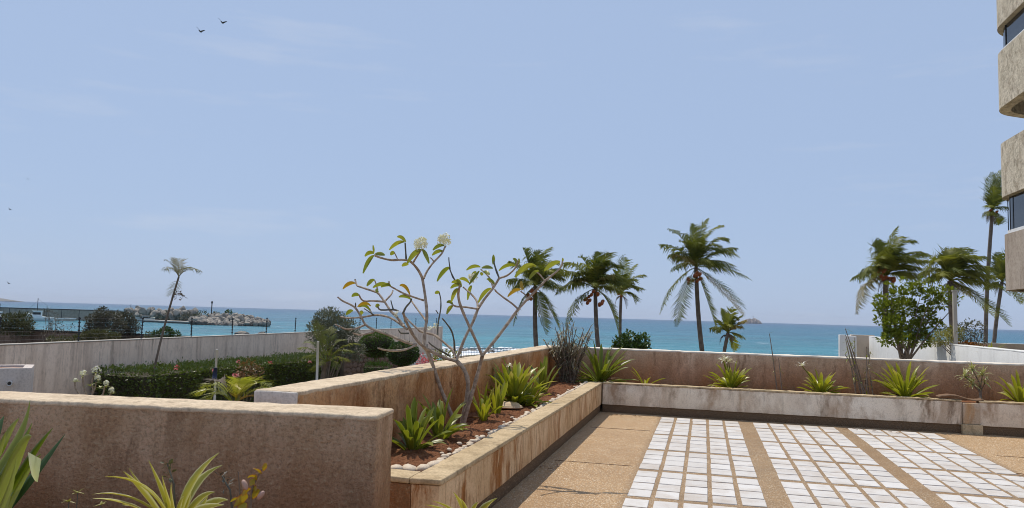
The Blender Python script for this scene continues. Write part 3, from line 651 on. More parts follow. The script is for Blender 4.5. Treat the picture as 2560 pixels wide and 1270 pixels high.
# slender garden palm leaning in front of the streaked wall
gp = palm('slender leaning palm with ragged crown growing behind the clipped hedge', 28, (447, 692), (398, 905),
     [(402,675,425,655),(420,650,436,655),(440,645,444,665),(455,648,450,668),(470,668,455,670),(500,680,470,655),(408,740,438,722)],
     20, .26, (), None, (.06,.042), extra=0, rad=.4, n=20, wid=.02, name='garden_palm', fr='frond_pale', yellow=(2, 3), wind=Vector((.05,0,0)), rscale=.014, dead=0)
for i in range(7):
    a = at(448, 733, 28) - gp.location; rr = random.Random(i); mb = MB()
    mb.tube([a, a+Vector((rr.uniform(-.25,.25), rr.uniform(-.2,.2), rr.uniform(-.2,.05)))], [.012,.006], 4); mb.build('flower_stalk', M['frond_dry'], gp)
mb = MB(); a = at(446, 740, 28)-gp.location; leaves(mb, [(a, (.12,.12,.16))], 60, .09, random.Random(2)); mb.build('fruit_cluster', M['frond_dry'], gp)

# ================================================================== FRANGIPANI
FT = thing('frangipani_tree', onz(1155, 1067, .44), 'nearly leafless frangipani with pale forked branches rising from the left planter', 'tree')
fb = FT.location.copy(); FD = (fb-CAM).dot(FWD)
def zz(x, y): return (700+x/3.175, 560+y/3.175)
def fp3(x, y, dd, z2=True):
    px, py = zz(x, y) if z2 else (x, y); return at(px, py, FD+dd) - fb
def branch(mb, P, r0, r1, d0, d1, z2=True, n=8):
    # smooth the traced line with a Catmull-Rom pass
    Q = [fp3(x, y, d0+(d1-d0)*i/(len(P)-1), z2) for i, (x, y) in enumerate(P)]; out = []
    for i in range(len(Q)-1):
        p0, p1, p2, p3 = Q[max(i-1, 0)], Q[i], Q[i+1], Q[min(i+2, len(Q)-1)]
        for k in range(3):
            t = k/3; out.append(.5*((2*p1)+(p2-p0)*t+(2*p0-5*p1+4*p2-p3)*t*t+(3*p1-p0-3*p2+p3)*t**3))
    out.append(Q[-1]); m_ = len(out)-1; kr = random.Random(int(P[0][0]*3+P[-1][1]))
    mb.tube(out, [(r0+(r1-r0)*i/m_)*(kr.uniform(.9, 1.14) if i else 1.12) for i in range(m_+1)], n)
K = FD/FPX
mb = MB()
def br(P, r0, r1, d0, d1, z2=True, dark=False):
    q = MB() if dark else mb
    branch(q, P, r0*K*.86, r1*K*.86, d0, d1, z2)
    if dark: q.build('shoot', M['darkbark'], FT, True)
br([(1155,1070),(1157,1045),(1167,1000),(1170,955),(1160,923),(1141,902)], 8, 6.2, 0, .02, False)
br([(1156,1068),(1166,1030),(1175,1000),(1190,950),(1206,890)], 7, 5.2, 0, -.12, False)
br([(1139,1076),(1131,1045),(1117,1008),(1100,967),(1083,915),(1068,878),(1058,866)], 6.5, 5.2, .02, -.1, False)
br([(1605,1045),(1570,960),(1520,850),(1470,740),(1430,640),(1415,570),(1420,520),(1430,485)], 4.4, 3.2, -.12, -.35)
br([(1605,1045),(1700,930),(1800,800),(1880,690),(1960,600),(2060,500),(2100,455),(2180,390),(2230,340),(2245,280)], 4.6, 2.6, -.12, .25)
br([(1885,670),(1840,630),(1770,580),(1720,540),(1705,520)], 3, 2.2, 0, -.1)
br([(1965,595),(1945,560),(1910,535)], 2.6, 2, .05, .1); br([(2100,450),(2065,405),(2040,385)], 2.4, 1.8, .12, .1)
br([(1400,1085),(1430,1000),(1470,900),(1530,780),(1570,680),(1620,600),(1690,510),(1740,430)], 5, 3.6, .02, .35)
br([(1740,430),(1715,365),(1700,310),(1697,265)], 3, 2.2, .35, .45, True, True); br([(1740,430),(1800,410),(1850,370),(1875,335),(1890,290)], 3.2, 2.3, .35, .3)
br([(1570,672),(1565,620),(1540,580),(1500,540),(1455,502)], 3.2, 2.4, .18, .5); br([(1568,675),(1480,660),(1400,655),(1370,640)], 3, 2.2, .18, -.05)
br([(1690,500),(1670,440),(1640,400),(1595,360)], 2.8, 2.1, .3, .6)
br([(1395,1060),(1370,1000),(1330,965),(1262,908),(1220,880),(1150,862),(1100,838),(1040,785),(1000,742)], 4.2, 2.5, .05, .55)
br([(1385,1010),(1382,930),(1362,850),(1322,790),(1287,748)], 3, 1.8, .12, -.2, True, True); br([(1345,1045),(1250,992),(1200,958),(1180,937)], 2.8, 1.5, .03, -.25, True, True)
br([(1250,880),(1256,780),(1275,680),(1276,600),(1265,548)], 2.6, 1.8, .4, .6, True, True); br([(1256,712),(1236,682)], 1.8, 1.2, .5, .5, True, True)
br([(1345,350),(1360,390),(1385,440),(1440,498)], 2, 3, .55, .5, True, True); br([(1350,355),(1342,300),(1340,265)], 2, 1.6, .55, .58, True, True)
br([(1395,1085),(1300,1060),(1200,1010),(1130,965),(1070,900),(1030,830),(1000,770),(978,705)], 5, 3.6, .02, -.4)
br([(978,705),(1000,660),(1032,622),(1045,592)], 3, 2.2, -.4, -.42, True, True)
br([(1140,965),(1150,850),(1166,740),(1156,600),(1130,430)], 5, 4, -.1, .1)
br([(1130,430),(1100,370),(1052,312),(1015,290),(960,284),(880,286),(800,268),(748,248)], 3.8, 2.8, .1, -.25); br([(1002,285),(997,210),(993,148)], 2.8, 2.2, .02, .02, True, True)
br([(1058,305),(1085,260),(1122,205)], 2.8, 2.4, .05, -.1); br([(1140,432),(1170,370),(1222,300),(1280,240),(1312,178)], 3.4, 2.5, .1, .35); br([(1222,298),(1200,272),(1190,268)], 2, 1.6, .22, .2)
br([(935,282),(915,240),(908,225)], 1.8, 1.2, -.1, -.1); br([(1140,606),(1060,580),(980,550),(900,507),(870,488),(865,458)], 3, 2.2, .08, -.3)
br([(1158,765),(1100,690),(1050,620),(1030,590)], 3, 2.2, 0, .35)
br([(1075,962),(1000,995),(900,1006),(830,1000),(778,984)], 3.4, 2.2, -.3, -.65)
br([(1085,960),(1000,938),(860,880),(750,840),(680,800),(640,730),(600,668),(560,640),(500,612),(458,580)], 4, 2.4, -.28, -.15)
br([(672,802),(600,830),(530,836),(480,816),(438,796)], 2.8, 2, -.2, -.5); br([(745,858),(640,880),(580,866)], 2.6, 1.8, -.24, -.45)
br([(600,665),(600,625)], 2, 1.4, -.17, -.2, True, True)
br([(1010,835),(950,790),(880,746),(810,726),(740,724),(650,740),(540,746),(478,735)], 3.4, 2.2, -.38, .15)
br([(745,722),(700,692),(668,672)], 2, 1.4, -.1, -.2, True, True); br([(735,722),(712,672)], 2, 1.4, -.1, 0, True, True)
br([(985,812),(930,742),(880,692),(840,632),(800,575),(770,545),(700,520),(640,500),(610,486),(596,440)], 3.6, 2.4, -.4, .1)
br([(832,618),(740,610),(670,612),(642,592),(628,562)], 2.8, 2, -.15, -.35); br([(832,614),(880,562),(896,530)], 2.6, 2, -.15, 0)
br([(772,546),(770,500),(752,448)], 2.4, 1.8, 0, 0); br([(935,690),(900,680),(800,682),(776,656)], 2.6, 2, -.3, -.5, True, True); br([(898,676),(880,608)], 2.2, 1.5, -.35, -.3, True, True)
br([(1090,830),(1110,852),(1180,868)], 2.2, 2.6, .45, .4); br([(1020,868),(960,866),(942,842)], 2.2, 1.5, -.38, -.5, True, True)
mb.build('trunk', M['bark'], FT, True)
def fleaf(b, tip, dd, w=22, arch=.28, mat='fleaf'):
    w *= .5
    """one paddle leaf from b to tip (bearings), arching upwards on the way"""
    p0, p1 = fp3(*b, dd), fp3(*tip, dd + random.Random(b[0]*7+tip[1]).uniform(-.08, .08)); L_ = (p1-p0).length
    mid = (p0+p1)/2 + Vector((0, 0, arch*L_)); vs, uv, fs = [], [], []; S = 8
    for i in range(S+1):
        t = i/S; p = p0*(1-t)**2 + mid*2*t*(1-t) + p1*t*t; d = ((mid-p0)*(1-t)+(p1-mid)*t).normalized()
        s = d.cross(FWD).cross(d).normalized()*.45 + d.cross(FWD).normalized()*.8; s = (s - d*s.dot(d)).normalized()
        ww = w*K*max(.08, math.sin(math.pi*min(1, t*.86+.07))**.8); u = s.cross(d)
        vs += [p-s*ww/2+u*ww*.18, p, p+s*ww/2+u*ww*.18]; uv += [(0, t), (.5, t), (1, t)]
    for i in range(S): k = i*3; fs += [(k, k+1, k+4, k+3), (k+1, k+2, k+5, k+4)]
    q = MB(); q.add(vs, fs, uv); q.build('leaf', M[mat], FT, True)
for a in [((998,142),(930,104),.02),((988,142),(868,206),.02),((745,232),(674,258),-.25),((745,250),(660,392),-.28),((742,236),(738,166),-.25,14,.02),((752,240),(832,248),-.22),((1125,205),(1012,312),-.1,28),((1130,200),(1184,314),-.08),((1305,172),(1214,208),.33),((1292,216),(1208,250),.3),((1350,345),(1248,456),.55,26),
          ((596,470),(500,516),.1),((752,446),(690,492),0),((862,486),(738,506),-.28),((880,490),(802,502),-.28),((780,520),(768,545),-.1),((1030,562),(950,490),.3,22,.5),((1040,600),(944,580),.3),((628,566),(570,578),-.34),((715,690),(630,660),-.1,20,.5),((1440,480),(1362,466),-.35),((1440,490),(1354,512),-.35),((1412,512),(1360,622),-.35),((1500,470),(1425,436),.45),((1500,480),(1582,372),.45,20,.1),((1520,488),(1490,604),.48),
          ((1590,342),(1480,368),.58),((1600,350),(1690,352),.58),((1612,380),(1664,402),.5),((1608,385),(1600,410),.5),((1690,322),(1694,244),.44,20,.02),((1676,512),(1574,626),.25,24),((1650,440),(1706,484),.4),((1870,330),(1738,372),.3),((1885,322),(1848,280),.3),((1890,322),(1896,272),.3,16,.02),((2020,330),(1866,424),.2,34,.3),((2030,336),(1885,396),.2,30,.35),((2055,372),(1978,440),.15),((2225,300),(2098,372),.24,30,.2),((2240,300),(2246,270),.24,12,0),
          ((1372,640),(1324,626),-.05),((1372,650),(1324,716),-.05),((1268,548),(1230,552),.6),((910,226),(878,248),-.1),((1020,322),(968,336),.05),((790,650),(760,660),-.5),((580,690),(524,722),-.1),((660,700),(640,725),-.1),((1440,500),(1400,440),-.3,18),((1560,380),(1520,420),.5,18),((1700,480),(1640,440),.3,18)]:
    fleaf(*a, mat='fleaf_y' if a[0][0] in (596, 1030) else 'fleaf')
for a in [((1912,522),(1808,578),.1),((1915,452),(1926,524),.1,22,.02),((720,652),(616,660),-.15,18,.5)]: fleaf(*a, mat='fleaf_y')
def flowers(c, r, n, dd, parent=FT, f3=None, size=.035):
    rnd = random.Random(int(c[0])); ctr = (f3 or fp3)(c[0], c[1], dd); q = MB(); yy = MB()
    for i in range(n):
        v = Vector((rnd.gauss(0, 1), rnd.gauss(0, 1), rnd.gauss(0, .75)+.35)).normalized(); p = ctr + v*r*rnd.uniform(.55, 1)
        u = v.cross(Vector((.3, .2, 1))).normalized(); w_ = v.cross(u)
        for k in range(5):
            th = 2*math.pi*k/5 + i; d = u*math.cos(th)+w_*math.sin(th); e = u*math.cos(th+.6)+w_*math.sin(th+.6)
            q.add([p, p+(d*.55+v*.25)*size-e*0, p+(d*1.05+v*.1)*size, p+(e*.6+v*.12)*size], [(0, 1, 2, 3)])
    return q.build('flower_cluster', M['petal'], parent)
flowers((1115,155), .066, 30, -.1, size=.042); flowers((1305,128), .072, 32, .35, size=.042); flowers((1532,430), .05, 18, .5, size=.04); flowers((1185,815), .025, 3, .4); flowers((1232,812), .025, 3, .4); flowers((938,722), .03, 4, -.4)

# ================================================================== LILIES AND SHRUBS IN THE PLANTERS
LG = 'strap-leaved lilies in the planters'
def on_left(px, py, X=-2.25):
    d = ray(px, py); p = CAM + d*(X/d.x); return Vector((X, p.y, .445))
def on_far(px, Y=13.45): p = ony(px, 970, Y); return Vector((p.x, Y, .445))
for i, (p, lab, n_, ln, wd, mt, el) in enumerate([
    (on_left(1030, 1132, -2.38), 'dense green lily clump nearest the front corner of the left planter', 26, .47, .055, 'lily_dark', (30, 88)),
    (on_left(1098, 1112, -2.36), 'upright lily with long blades just left of the frangipani trunk', 15, .52, .055, 'lily_dark', (35, 85)),
    (on_left(1207, 1056, -2.35), 'few-leaved upright lily right of the frangipani trunk', 11, .46, .055, 'lily', (50, 88)),
    (on_left(1240, 1046, -2.34), 'small lily tuft beside the clay dish', 8, .48, .05, 'lily', (60, 90)),
    (on_left(1285, 1006, -2.36), 'largest yellow-green lily clump in the middle of the left planter', 44, .72, .07, 'lily', (25, 85)),
    (on_left(1318, 1000, -2.2), 'lily clump with a drooping leaf towards the coping, mid planter', 22, .5, .06, 'lily', (15, 80)),
    (on_left(1358, 975, -2.35), 'narrow upright lily in front of the dry oleander', 14, .6, .06, 'lily_dark', (55, 88)),
    (on_far(1500, 13.5), 'wide spreading lily in the corner of the far planter', 46, .85, .06, 'lily_dark', (12, 85)),
    (on_far(1612, 13.4), 'lily seedling of a few thin blades by the far planter edge', 4, .48, .045, 'lily', (30, 60)),
    (on_far(1826, 13.4), 'lily with white spidery blooms in the middle of the far planter', 34, .56, .06, 'lily', (25, 85)),
    (on_far(2052, 13.4), 'lily with a single bloom leaning left on a long stalk', 26, .52, .06, 'lily', (25, 85)),
    (on_far(2262, 13.4), 'broad low lily left of the striped dracaena', 40, .72, .06, 'lily', (10, 80)),
    (on_far(2552, 13.4), 'lily cut by the right edge of the picture', 22, .6, .06, 'lily', (15, 85))]):
    rosette('spider_lily', p, lab, 'lily', n_, ln, wd, M[mt], 40+i, el, (.35, 1.0), LG)
# spidery white blooms
def spider_bloom(par, top, base, n=3, s=.13):
    p, q = Vector(top), Vector(base); mb = MB(); mb.tube([q, (p+q)/2+Vector((.01, 0, .03)), p], [.009, .008, .007], 5); stk = mb.build('flower_stalk', M['lily_dark'], par, True)
    rnd = random.Random(int(top[0]*100)); mb = MB()
    for i in range(n*6): strip_leaf(mb, p, rnd.uniform(0, 6.28), R(rnd.uniform(0, 60)), s*rnd.uniform(.7, 1.1), .018, rnd.uniform(.8, 2), 5, False, .1)
    mb.build('flower', M['petal'], stk, True)
L_ = {o['label']: o for o in scene.objects if o.name.startswith('spider_lily')}
o = L_['lily with white spidery blooms in the middle of the far planter']; P = o.location
for px, py in ((1808, 903), (1822, 906), (1815, 898)): spider_bloom(o, ony(px, py, P.y-.03)-P, (0, 0, 0), 3, .17)
o = L_['lily with a single bloom leaning left on a long stalk']; P = o.location; spider_bloom(o, ony(2005, 915, P.y-.03)-P, (0, 0, 0), 3, .14)
o = L_['largest yellow-green lily clump in the middle of the left planter']; spider_bloom(o, (-.05, -.1, .5), (0, 0, 0), 2, .08)
# dry oleander in the corner of the walls
def canes(name, loc, label, n, h, spread, seed, mat='olea', lf=20, leafl=.14, top=True):
    rnd = random.Random(seed); r = thing(name, loc, label, 'shrub'); ms = MB(); ml = MB()
    for i in range(n):
        az = rnd.uniform(0, 6.28); sp = spread*rnd.uniform(.2, 1); hh = h*rnd.uniform(.55, 1.05)
        b_ = Vector((rnd.uniform(-.12, .12), rnd.uniform(-.12, .12), -.05)); e = Vector((math.cos(az)*sp, math.sin(az)*sp*.6, hh)); mid = b_.lerp(e, .5)+Vector((0, 0, .08))
        P = [b_*(1-t)**2+mid*2*t*(1-t)+e*t*t for t in [k/6 for k in range(7)]]; ms.tube(P, [.013*(1-.55*k/6) for k in range(7)], 5)
        for k in range(lf):
            t = rnd.uniform(.45, 1) if rnd.random() < .6 else rnd.uniform(.05, .5); p = b_*(1-t)**2+mid*2*t*(1-t)+e*t*t
            strip_leaf(ml, p, rnd.uniform(0, 6.28), R(rnd.uniform(-40, 50)), leafl*rnd.uniform(.6, 1.2), .022, rnd.uniform(.3, 1.4), 3, False, .15)
    ms.build('canes', M['stem'], r); ml.build('foliage', M[mat], r); return r
canes('oleander', (-2.33, 13.2, .44), 'dusty dry oleander in the corner where the two walls meet', 46, 1.0, .58, 3, lf=26, leafl=.2)
canes('oleander', on_far(2150, 13.45), 'sparse leggy oleander in front of the beige pier', 7, 1.15, .42, 5, 'lily_dark', 8)
canes('oleander', on_far(1945, 13.6), 'thin bare weed stem rising above the far parapet', 2, .95, .22, 11, 'lily_dark', 6, .1)
canes('oleander', on_far(2172, 13.6), 'second thin oleander cane beside the leggy one', 3, .7, .12, 8, 'olea', 8, .1)
# striped dracaena
dr = thing('striped_dracaena', on_far(2452, 13.45), 'cream-striped dracaena on thin stems above the drain spout', 'shrub')
for (px, py, n_) in ((2412,942,26),(2432,925,26),(2432,962,30),(2456,938,26),(2462,958,12)):
    e = ony(px, py, 13.42)-dr.location; mb = MB(); mb.tube([(0,0,-.05), (e.x*.15, 0, e.z*.6), e], [.012,.01,.008], 5); stm = mb.build('stem', M['stem'], dr, True)
    mb = MB(); rnd = random.Random(px)
    for i in range(n_): strip_leaf(mb, e, rnd.uniform(0, 6.28), R(rnd.uniform(-25, 75)), .17*rnd.uniform(.7, 1.15), .032, rnd.uniform(.6, 1.5), 5, False, .15)
    mb.build('leaf_head', M['song'], stm, True)
# pebbles edging the soil
def pebble_mesh(k):
    rnd = random.Random(k); bm = bmesh.new(); bmesh.ops.create_icosphere(bm, subdivisions=2, radius=1)
    for v in bm.verts: v.co *= 1 + .22*mnoise.noise(v.co*1.3+Vector((k*5, 0, 0)))
    me = bpy.data.meshes.new('pebble'); bm.to_mesh(me); bm.free(); me.shade_smooth(); me.materials.append(M['pebble']); return me
pms = [pebble_mesh(k) for k in range(6)]; rnd = random.Random(9); y = 5.42; k = 0
def pebble(x, y, s, label, group):
    o = inst('pebble', rnd.choice(pms), None, (x, y, .466+s*.22), (rnd.uniform(-.3, .3), rnd.uniform(-.3, .3), rnd.uniform(0, 6)), (s*rnd.uniform(.9, 1.35), s*rnd.uniform(.8, 1.1), s*.62)); tag(o, label, 'pebble', group)
while y < 13.2:
    s = rnd.uniform(.02, .038); pebble(-1.935+rnd.uniform(-.035, .012), y, s, 'small white pebble in the row edging the left planter soil', 'pebbles edging the planter'); y += s*rnd.uniform(1.9, 3.4)
    if rnd.random() < .12: pebble(-2.01+rnd.uniform(-.05, .03), y, s*.8, 'small white pebble in the row edging the left planter soil', 'pebbles edging the planter')
for (px, py, s, lab) in ((990,1172,.055,'cream pebble against the end of the near wall'),(1022,1172,.052,'brownish-white pebble, second from the near wall end'),(1056,1173,.06,'long flat tan pebble in the front corner of the planter'),(1082,1165,.062,'biggest pale pebble at the front corner of the planter'),(1098,1158,.045,'white pebble behind the biggest corner pebble'),(1108,1155,.04,'whitest pebble where the row turns the corner'),(1100,1150,.035,'pinkish pebble lying on the soil by the corner')):
    p = onz(px, py, .48); pebble(p.x, p.y, s, lab, None)
for px in (1518, 1526, 1570, 1632, 1720, 1760): p = on_far(px, 13.14); pebble(p.x, p.y, rnd.uniform(.025, .04), 'small white pebble on the far planter edge', 'pebbles on the far planter')
# clay dish
dp = onz(1270, 1020, .45); dd_ = thing('clay_dish', (dp.x, dp.y, .455), 'pale oval clay dish lying upside down between the lilies', 'dish')
prof = [(.0,.07),(.08,.068),(.11,.055),(.125,.035),(.14,.03),(.145,.018),(.14,0)]; mb = MB(); vs = []
for r_, z_ in prof:
    for k in range(20): vs.append((r_*1.25*math.cos(k*math.pi/10), r_*.9*math.sin(k*math.pi/10), z_))
mb.add(vs, [(i*20+k, i*20+(k+1) % 20, (i+1)*20+(k+1) % 20, (i+1)*20+k) for i in range(6) for k in range(20)]); mb.build('shell', M['clay'], dd_, True)
mb = MB(); mb.tube([(.145*1.25*math.cos(k*math.pi/10), .145*.9*math.sin(k*math.pi/10), .012) for k in range(21)], .008, 5, False); mb.build('rim', M['clay'], dd_, True)
# bark slab over the drain
mb = MB(); vs = []
for i in range(13):
    for j in range(4):
        x = -.34+.62*i/12; vs.append((x, -.06+.05*j+.01*math.sin(i), .03*math.sin(i*.5)+.012*mnoise.noise(Vector((i*.7, j, 0)))+.012*(j % 2)-.04*abs(x)))
mb.add(vs, [(i*4+j, i*4+j+1, (i+1)*4+j+1, (i+1)*4+j) for i in range(12) for j in range(3)]); o = mb.build('bark_strip', M['dryleaf'], None, True); p = on_far(2400, 13.05); o.location = (p.x+.02, 13.03, .53)
md_ = o.modifiers.new('thick', 'SOLIDIFY'); md_.thickness = .012
tag(o, 'curled brown palm sheath lying over the drain spout', 'palm sheath')

# ================================================================== APARTMENT BUILDING (right edge)
BD = 27.0
C0 = at(2485, 560, BD); BX, BY = C0.x, C0.y
bld = thing('apartment_building', (BX, BY, -2.7), 'apartment tower with curved pebble-textured balcony bands and smoked glass at the right edge', 'building')
def zpx(y): return at(2503, y+5, BD).z + 2.7
def plan(off, n=9):
    """footprint: long side towards the viewer, rounded corner, raked far end; off = outward offset"""
    P = [(0, -20)]; c = (1.5, -1.35)
    for i in range(n): a = math.pi - R(57)*i/(n-1); P.append((c[0]+(1.5+off)*math.cos(a), c[1]+(1.5+off)*math.sin(a)))
    e = P[-1]; P.append((e[0]+5.5*math.cos(R(33)), e[1]+5.5*math.sin(R(33)))); P += [(e[0]+16, e[1]+3), (e[0]+16, -20)]
    P[0] = (-off, -20); return P
def prism(name, off, z0, z1, mat, hollow=None, parent=bld, smooth=False):
    P = plan(off); n_ = len(P); mb = MB(); mb.add([(x, y, z0) for x, y in P]+[(x, y, z1) for x, y in P], [(i, i+1, n_+i+1, n_+i) for i in range(n_-1)])
    top = [(x, y, z1) for x, y in P]; mb.add(top, [tuple(range(n_))])
    if hollow is None: mb.add([(x, y, z0) for x, y in P], [tuple(range(n_))[::-1]])
    else:   # underside: a rim beam and a recessed soffit
        Q = plan(off-hollow); mb.add([(x, y, z0) for x, y in P]+[(x, y, z0) for x, y in Q], [(i, i+1, n_+i+1, n_+i) for i in range(n_-1)])
        mb.add([(x, y, z0) for x, y in Q]+[(x, y, z0+.5) for x, y in Q], [(i, i+1, n_+i+1, n_+i) for i in range(n_-1)])
        mb.add([(x, y, z0+.5) for x, y in Q], [tuple(range(n_))])
    return mb.build(name, mat, parent, smooth)
soff = simple('blue_grey_soffit', (.16,.20,.22), (.14,.18,.2), 1, .8)
prism('balcony_band', .12, zpx(78), zpx(-130), M['pebbledash'])
gl1 = prism('window_band', -.06, zpx(140), zpx(79), M['darkglass'])
prism('window_sill', .06, zpx(143), zpx(137), M['white'])
prism('balcony_band', .12, zpx(282), zpx(143.5), M['pebbledash'], .35)
prism('balcony_band', .10, zpx(500), zpx(368), M['pebbledash'])
gl2 = prism('window_band', -.10, zpx(583), zpx(501), M['darkglass'])
prism('window_sill', -.04, zpx(590), zpx(581), M['white'])
prism('balcony_band', .05, zpx(725), zpx(590.5), stucco('lower_band_render', (.50,.42,.34), (.44,.36,.29), (.30,.22,.16), .6, 1.6, None, bscale=14, bstr=.3, drip=.4), .3)
for zz0, zz1, gg in ((zpx(140), zpx(79), gl1), (zpx(583), zpx(501), gl2)):
    P = plan(-.05)
    for i in (1, 5):
        mb = MB(); mb.box(P[i][0]-.012, P[i][0]+.012, P[i][1]-.012, P[i][1]+.012, zz0, zz1); mb.build('mullion', M['black'], gg)
    for k in range(8):
        mb = MB(); mb.box(.03, .07, -3-1.6*k, -2.96-1.6*k, zz0, zz1); mb.build('mullion', M['black'], gg)
for (x, y) in ((1.5, -2.5), (1.5, -9), (7, 1)):
    mb = MB(); mb.tube([(x, y, 0), (x, y, zpx(700))], .3, 14); mb.build('column', M['beige_wall'], bld, True)
mb = MB(); mb.box(3.2, 12, -18, -1, 0, zpx(368)); mb.build('core_wall', M['beige_wall'], bld)

# ================================================================== RIGHT-HAND GARDEN
def cloud(px_list, D, base):
    """foliage clumps: (px, py, radius px, depth offset) -> ellipsoids relative to base"""
    out = []
    for px, py, r, dz in px_list:
        rr = r*D/FPX; out.append((at(px, py, D+dz)-base, (rr, rr*.9, rr*.85)))
    return out
def groundpt(px, D, z): p = at(px, 800, D); return Vector((p.x, p.y, z))
b0 = groundpt(2262, 21, .7)
shrub('leafy_shrub', b0, 'large glossy green shrub growing above the white wall', 'shrub',
      cloud([(2215,772,24,0),(2202,750,15,.3),(2245,735,20,-.3),(2288,722,22,.4),(2330,742,22,0),(2262,770,28,.5),(2312,785,24,.3),(2236,812,26,-.4),(2290,822,26,.2),(2352,758,18,.2),(2213,850,14,-.4),(2372,728,15,.3),(2392,752,12,.2),(2222,715,9,0),(2262,703,10,.1),(2330,707,9,.1),(2200,800,13,.1),(2232,842,22,-.3),(2268,852,22,.1),(2310,848,22,.2),(2345,815,18,.2),(2190,765,9,0),(2345,725,10,-.2),(2305,700,7,0)], 21, b0), 5200, .105, 'almond', 61, 14, .03, asp=.55, shell=.3, branchy=2)
b0 = groundpt(2400, 20, .75)
shrub('leafy_shrub', b0, 'low yellow-green bush with a pale bloom right of the large shrub', 'shrub', cloud([(2355,845,22,0),(2385,835,24,.2),(2340,855,14,0)], 20, b0), 1100, .07, 'yellowbush', 62, 6, .018, shell=.3)
b0 = groundpt(2425, 21, .75)
shrub('leafy_shrub', b0, 'sparse grey twiggy bush below the blown palm', 'shrub', cloud([(2405,830,30,0),(2430,820,26,.2),(2445,845,22,0),(2410,855,20,.1),(2450,820,14,0)], 21, b0), 700, .075, 'greyleaf', 63, 10, .018, shell=.2, branchy=2)
b0 = at(2480, 872, 18); rosette('agave', (b0.x, b0.y, b0.z-.08), 'spreading yellow-edged agave on top of the white wall end', 'plant', 14, .5, .06, M['lily'], 64, (5, 60), (.2, .7), None, False)
b0 = groundpt(2420, 20.5, .74)
shrub('flower_bed_plant', b0, 'orange-brown bromeliads along the top of the white wall', 'plant', cloud([(2420,868,14,0),(2440,870,12,0),(2455,872,10,0),(2400,865,10,0)], 20.5, b0), 260, .09, 'croton', 65, 3, .01, shell=.2)
# lamp post
lp_ = at(2389, 870, 20); lpo = thing('lamp_post', (lp_.x, lp_.y, .6), 'slim pale square lamp post among the shrubs on the right', 'post'); h_ = at(2384, 728, 20).z-.6
mb = MB(); mb.box(-.045, .045, -.045, .045, 0, h_); mb.build('pole', M['concrete'], lpo); mb = MB(); mb.box(-.06, .06, -.06, .06, h_+.001, h_+.03); mb.build('cap', M['concrete'], lpo)
# raised earth behind the white wall so the shrubs are rooted
mb = MB(); mb.box(6.66, 24, 17, 35.9, -2.8, .72); o = mb.build('raised_bed', M['grass']); tag(o, kind='structure')
# sea grape in front of the sea
b0 = groundpt(1580, 40, -2.6)
shrub('sea_grape', b0, 'dark green sea grape bush peeping over the far parapet', 'shrub', cloud([(1555,855,22,0),(1580,850,22,.4),(1605,855,20,0),(1575,835,9,0),(1608,840,10,.2),(1560,870,26,0),(1600,875,28,0),(1580,890,40,0),(1545,880,20,0)], 40, b0), 2600, .17, 'seagrape', 66, 8, .05, asp=.85, shell=.4)

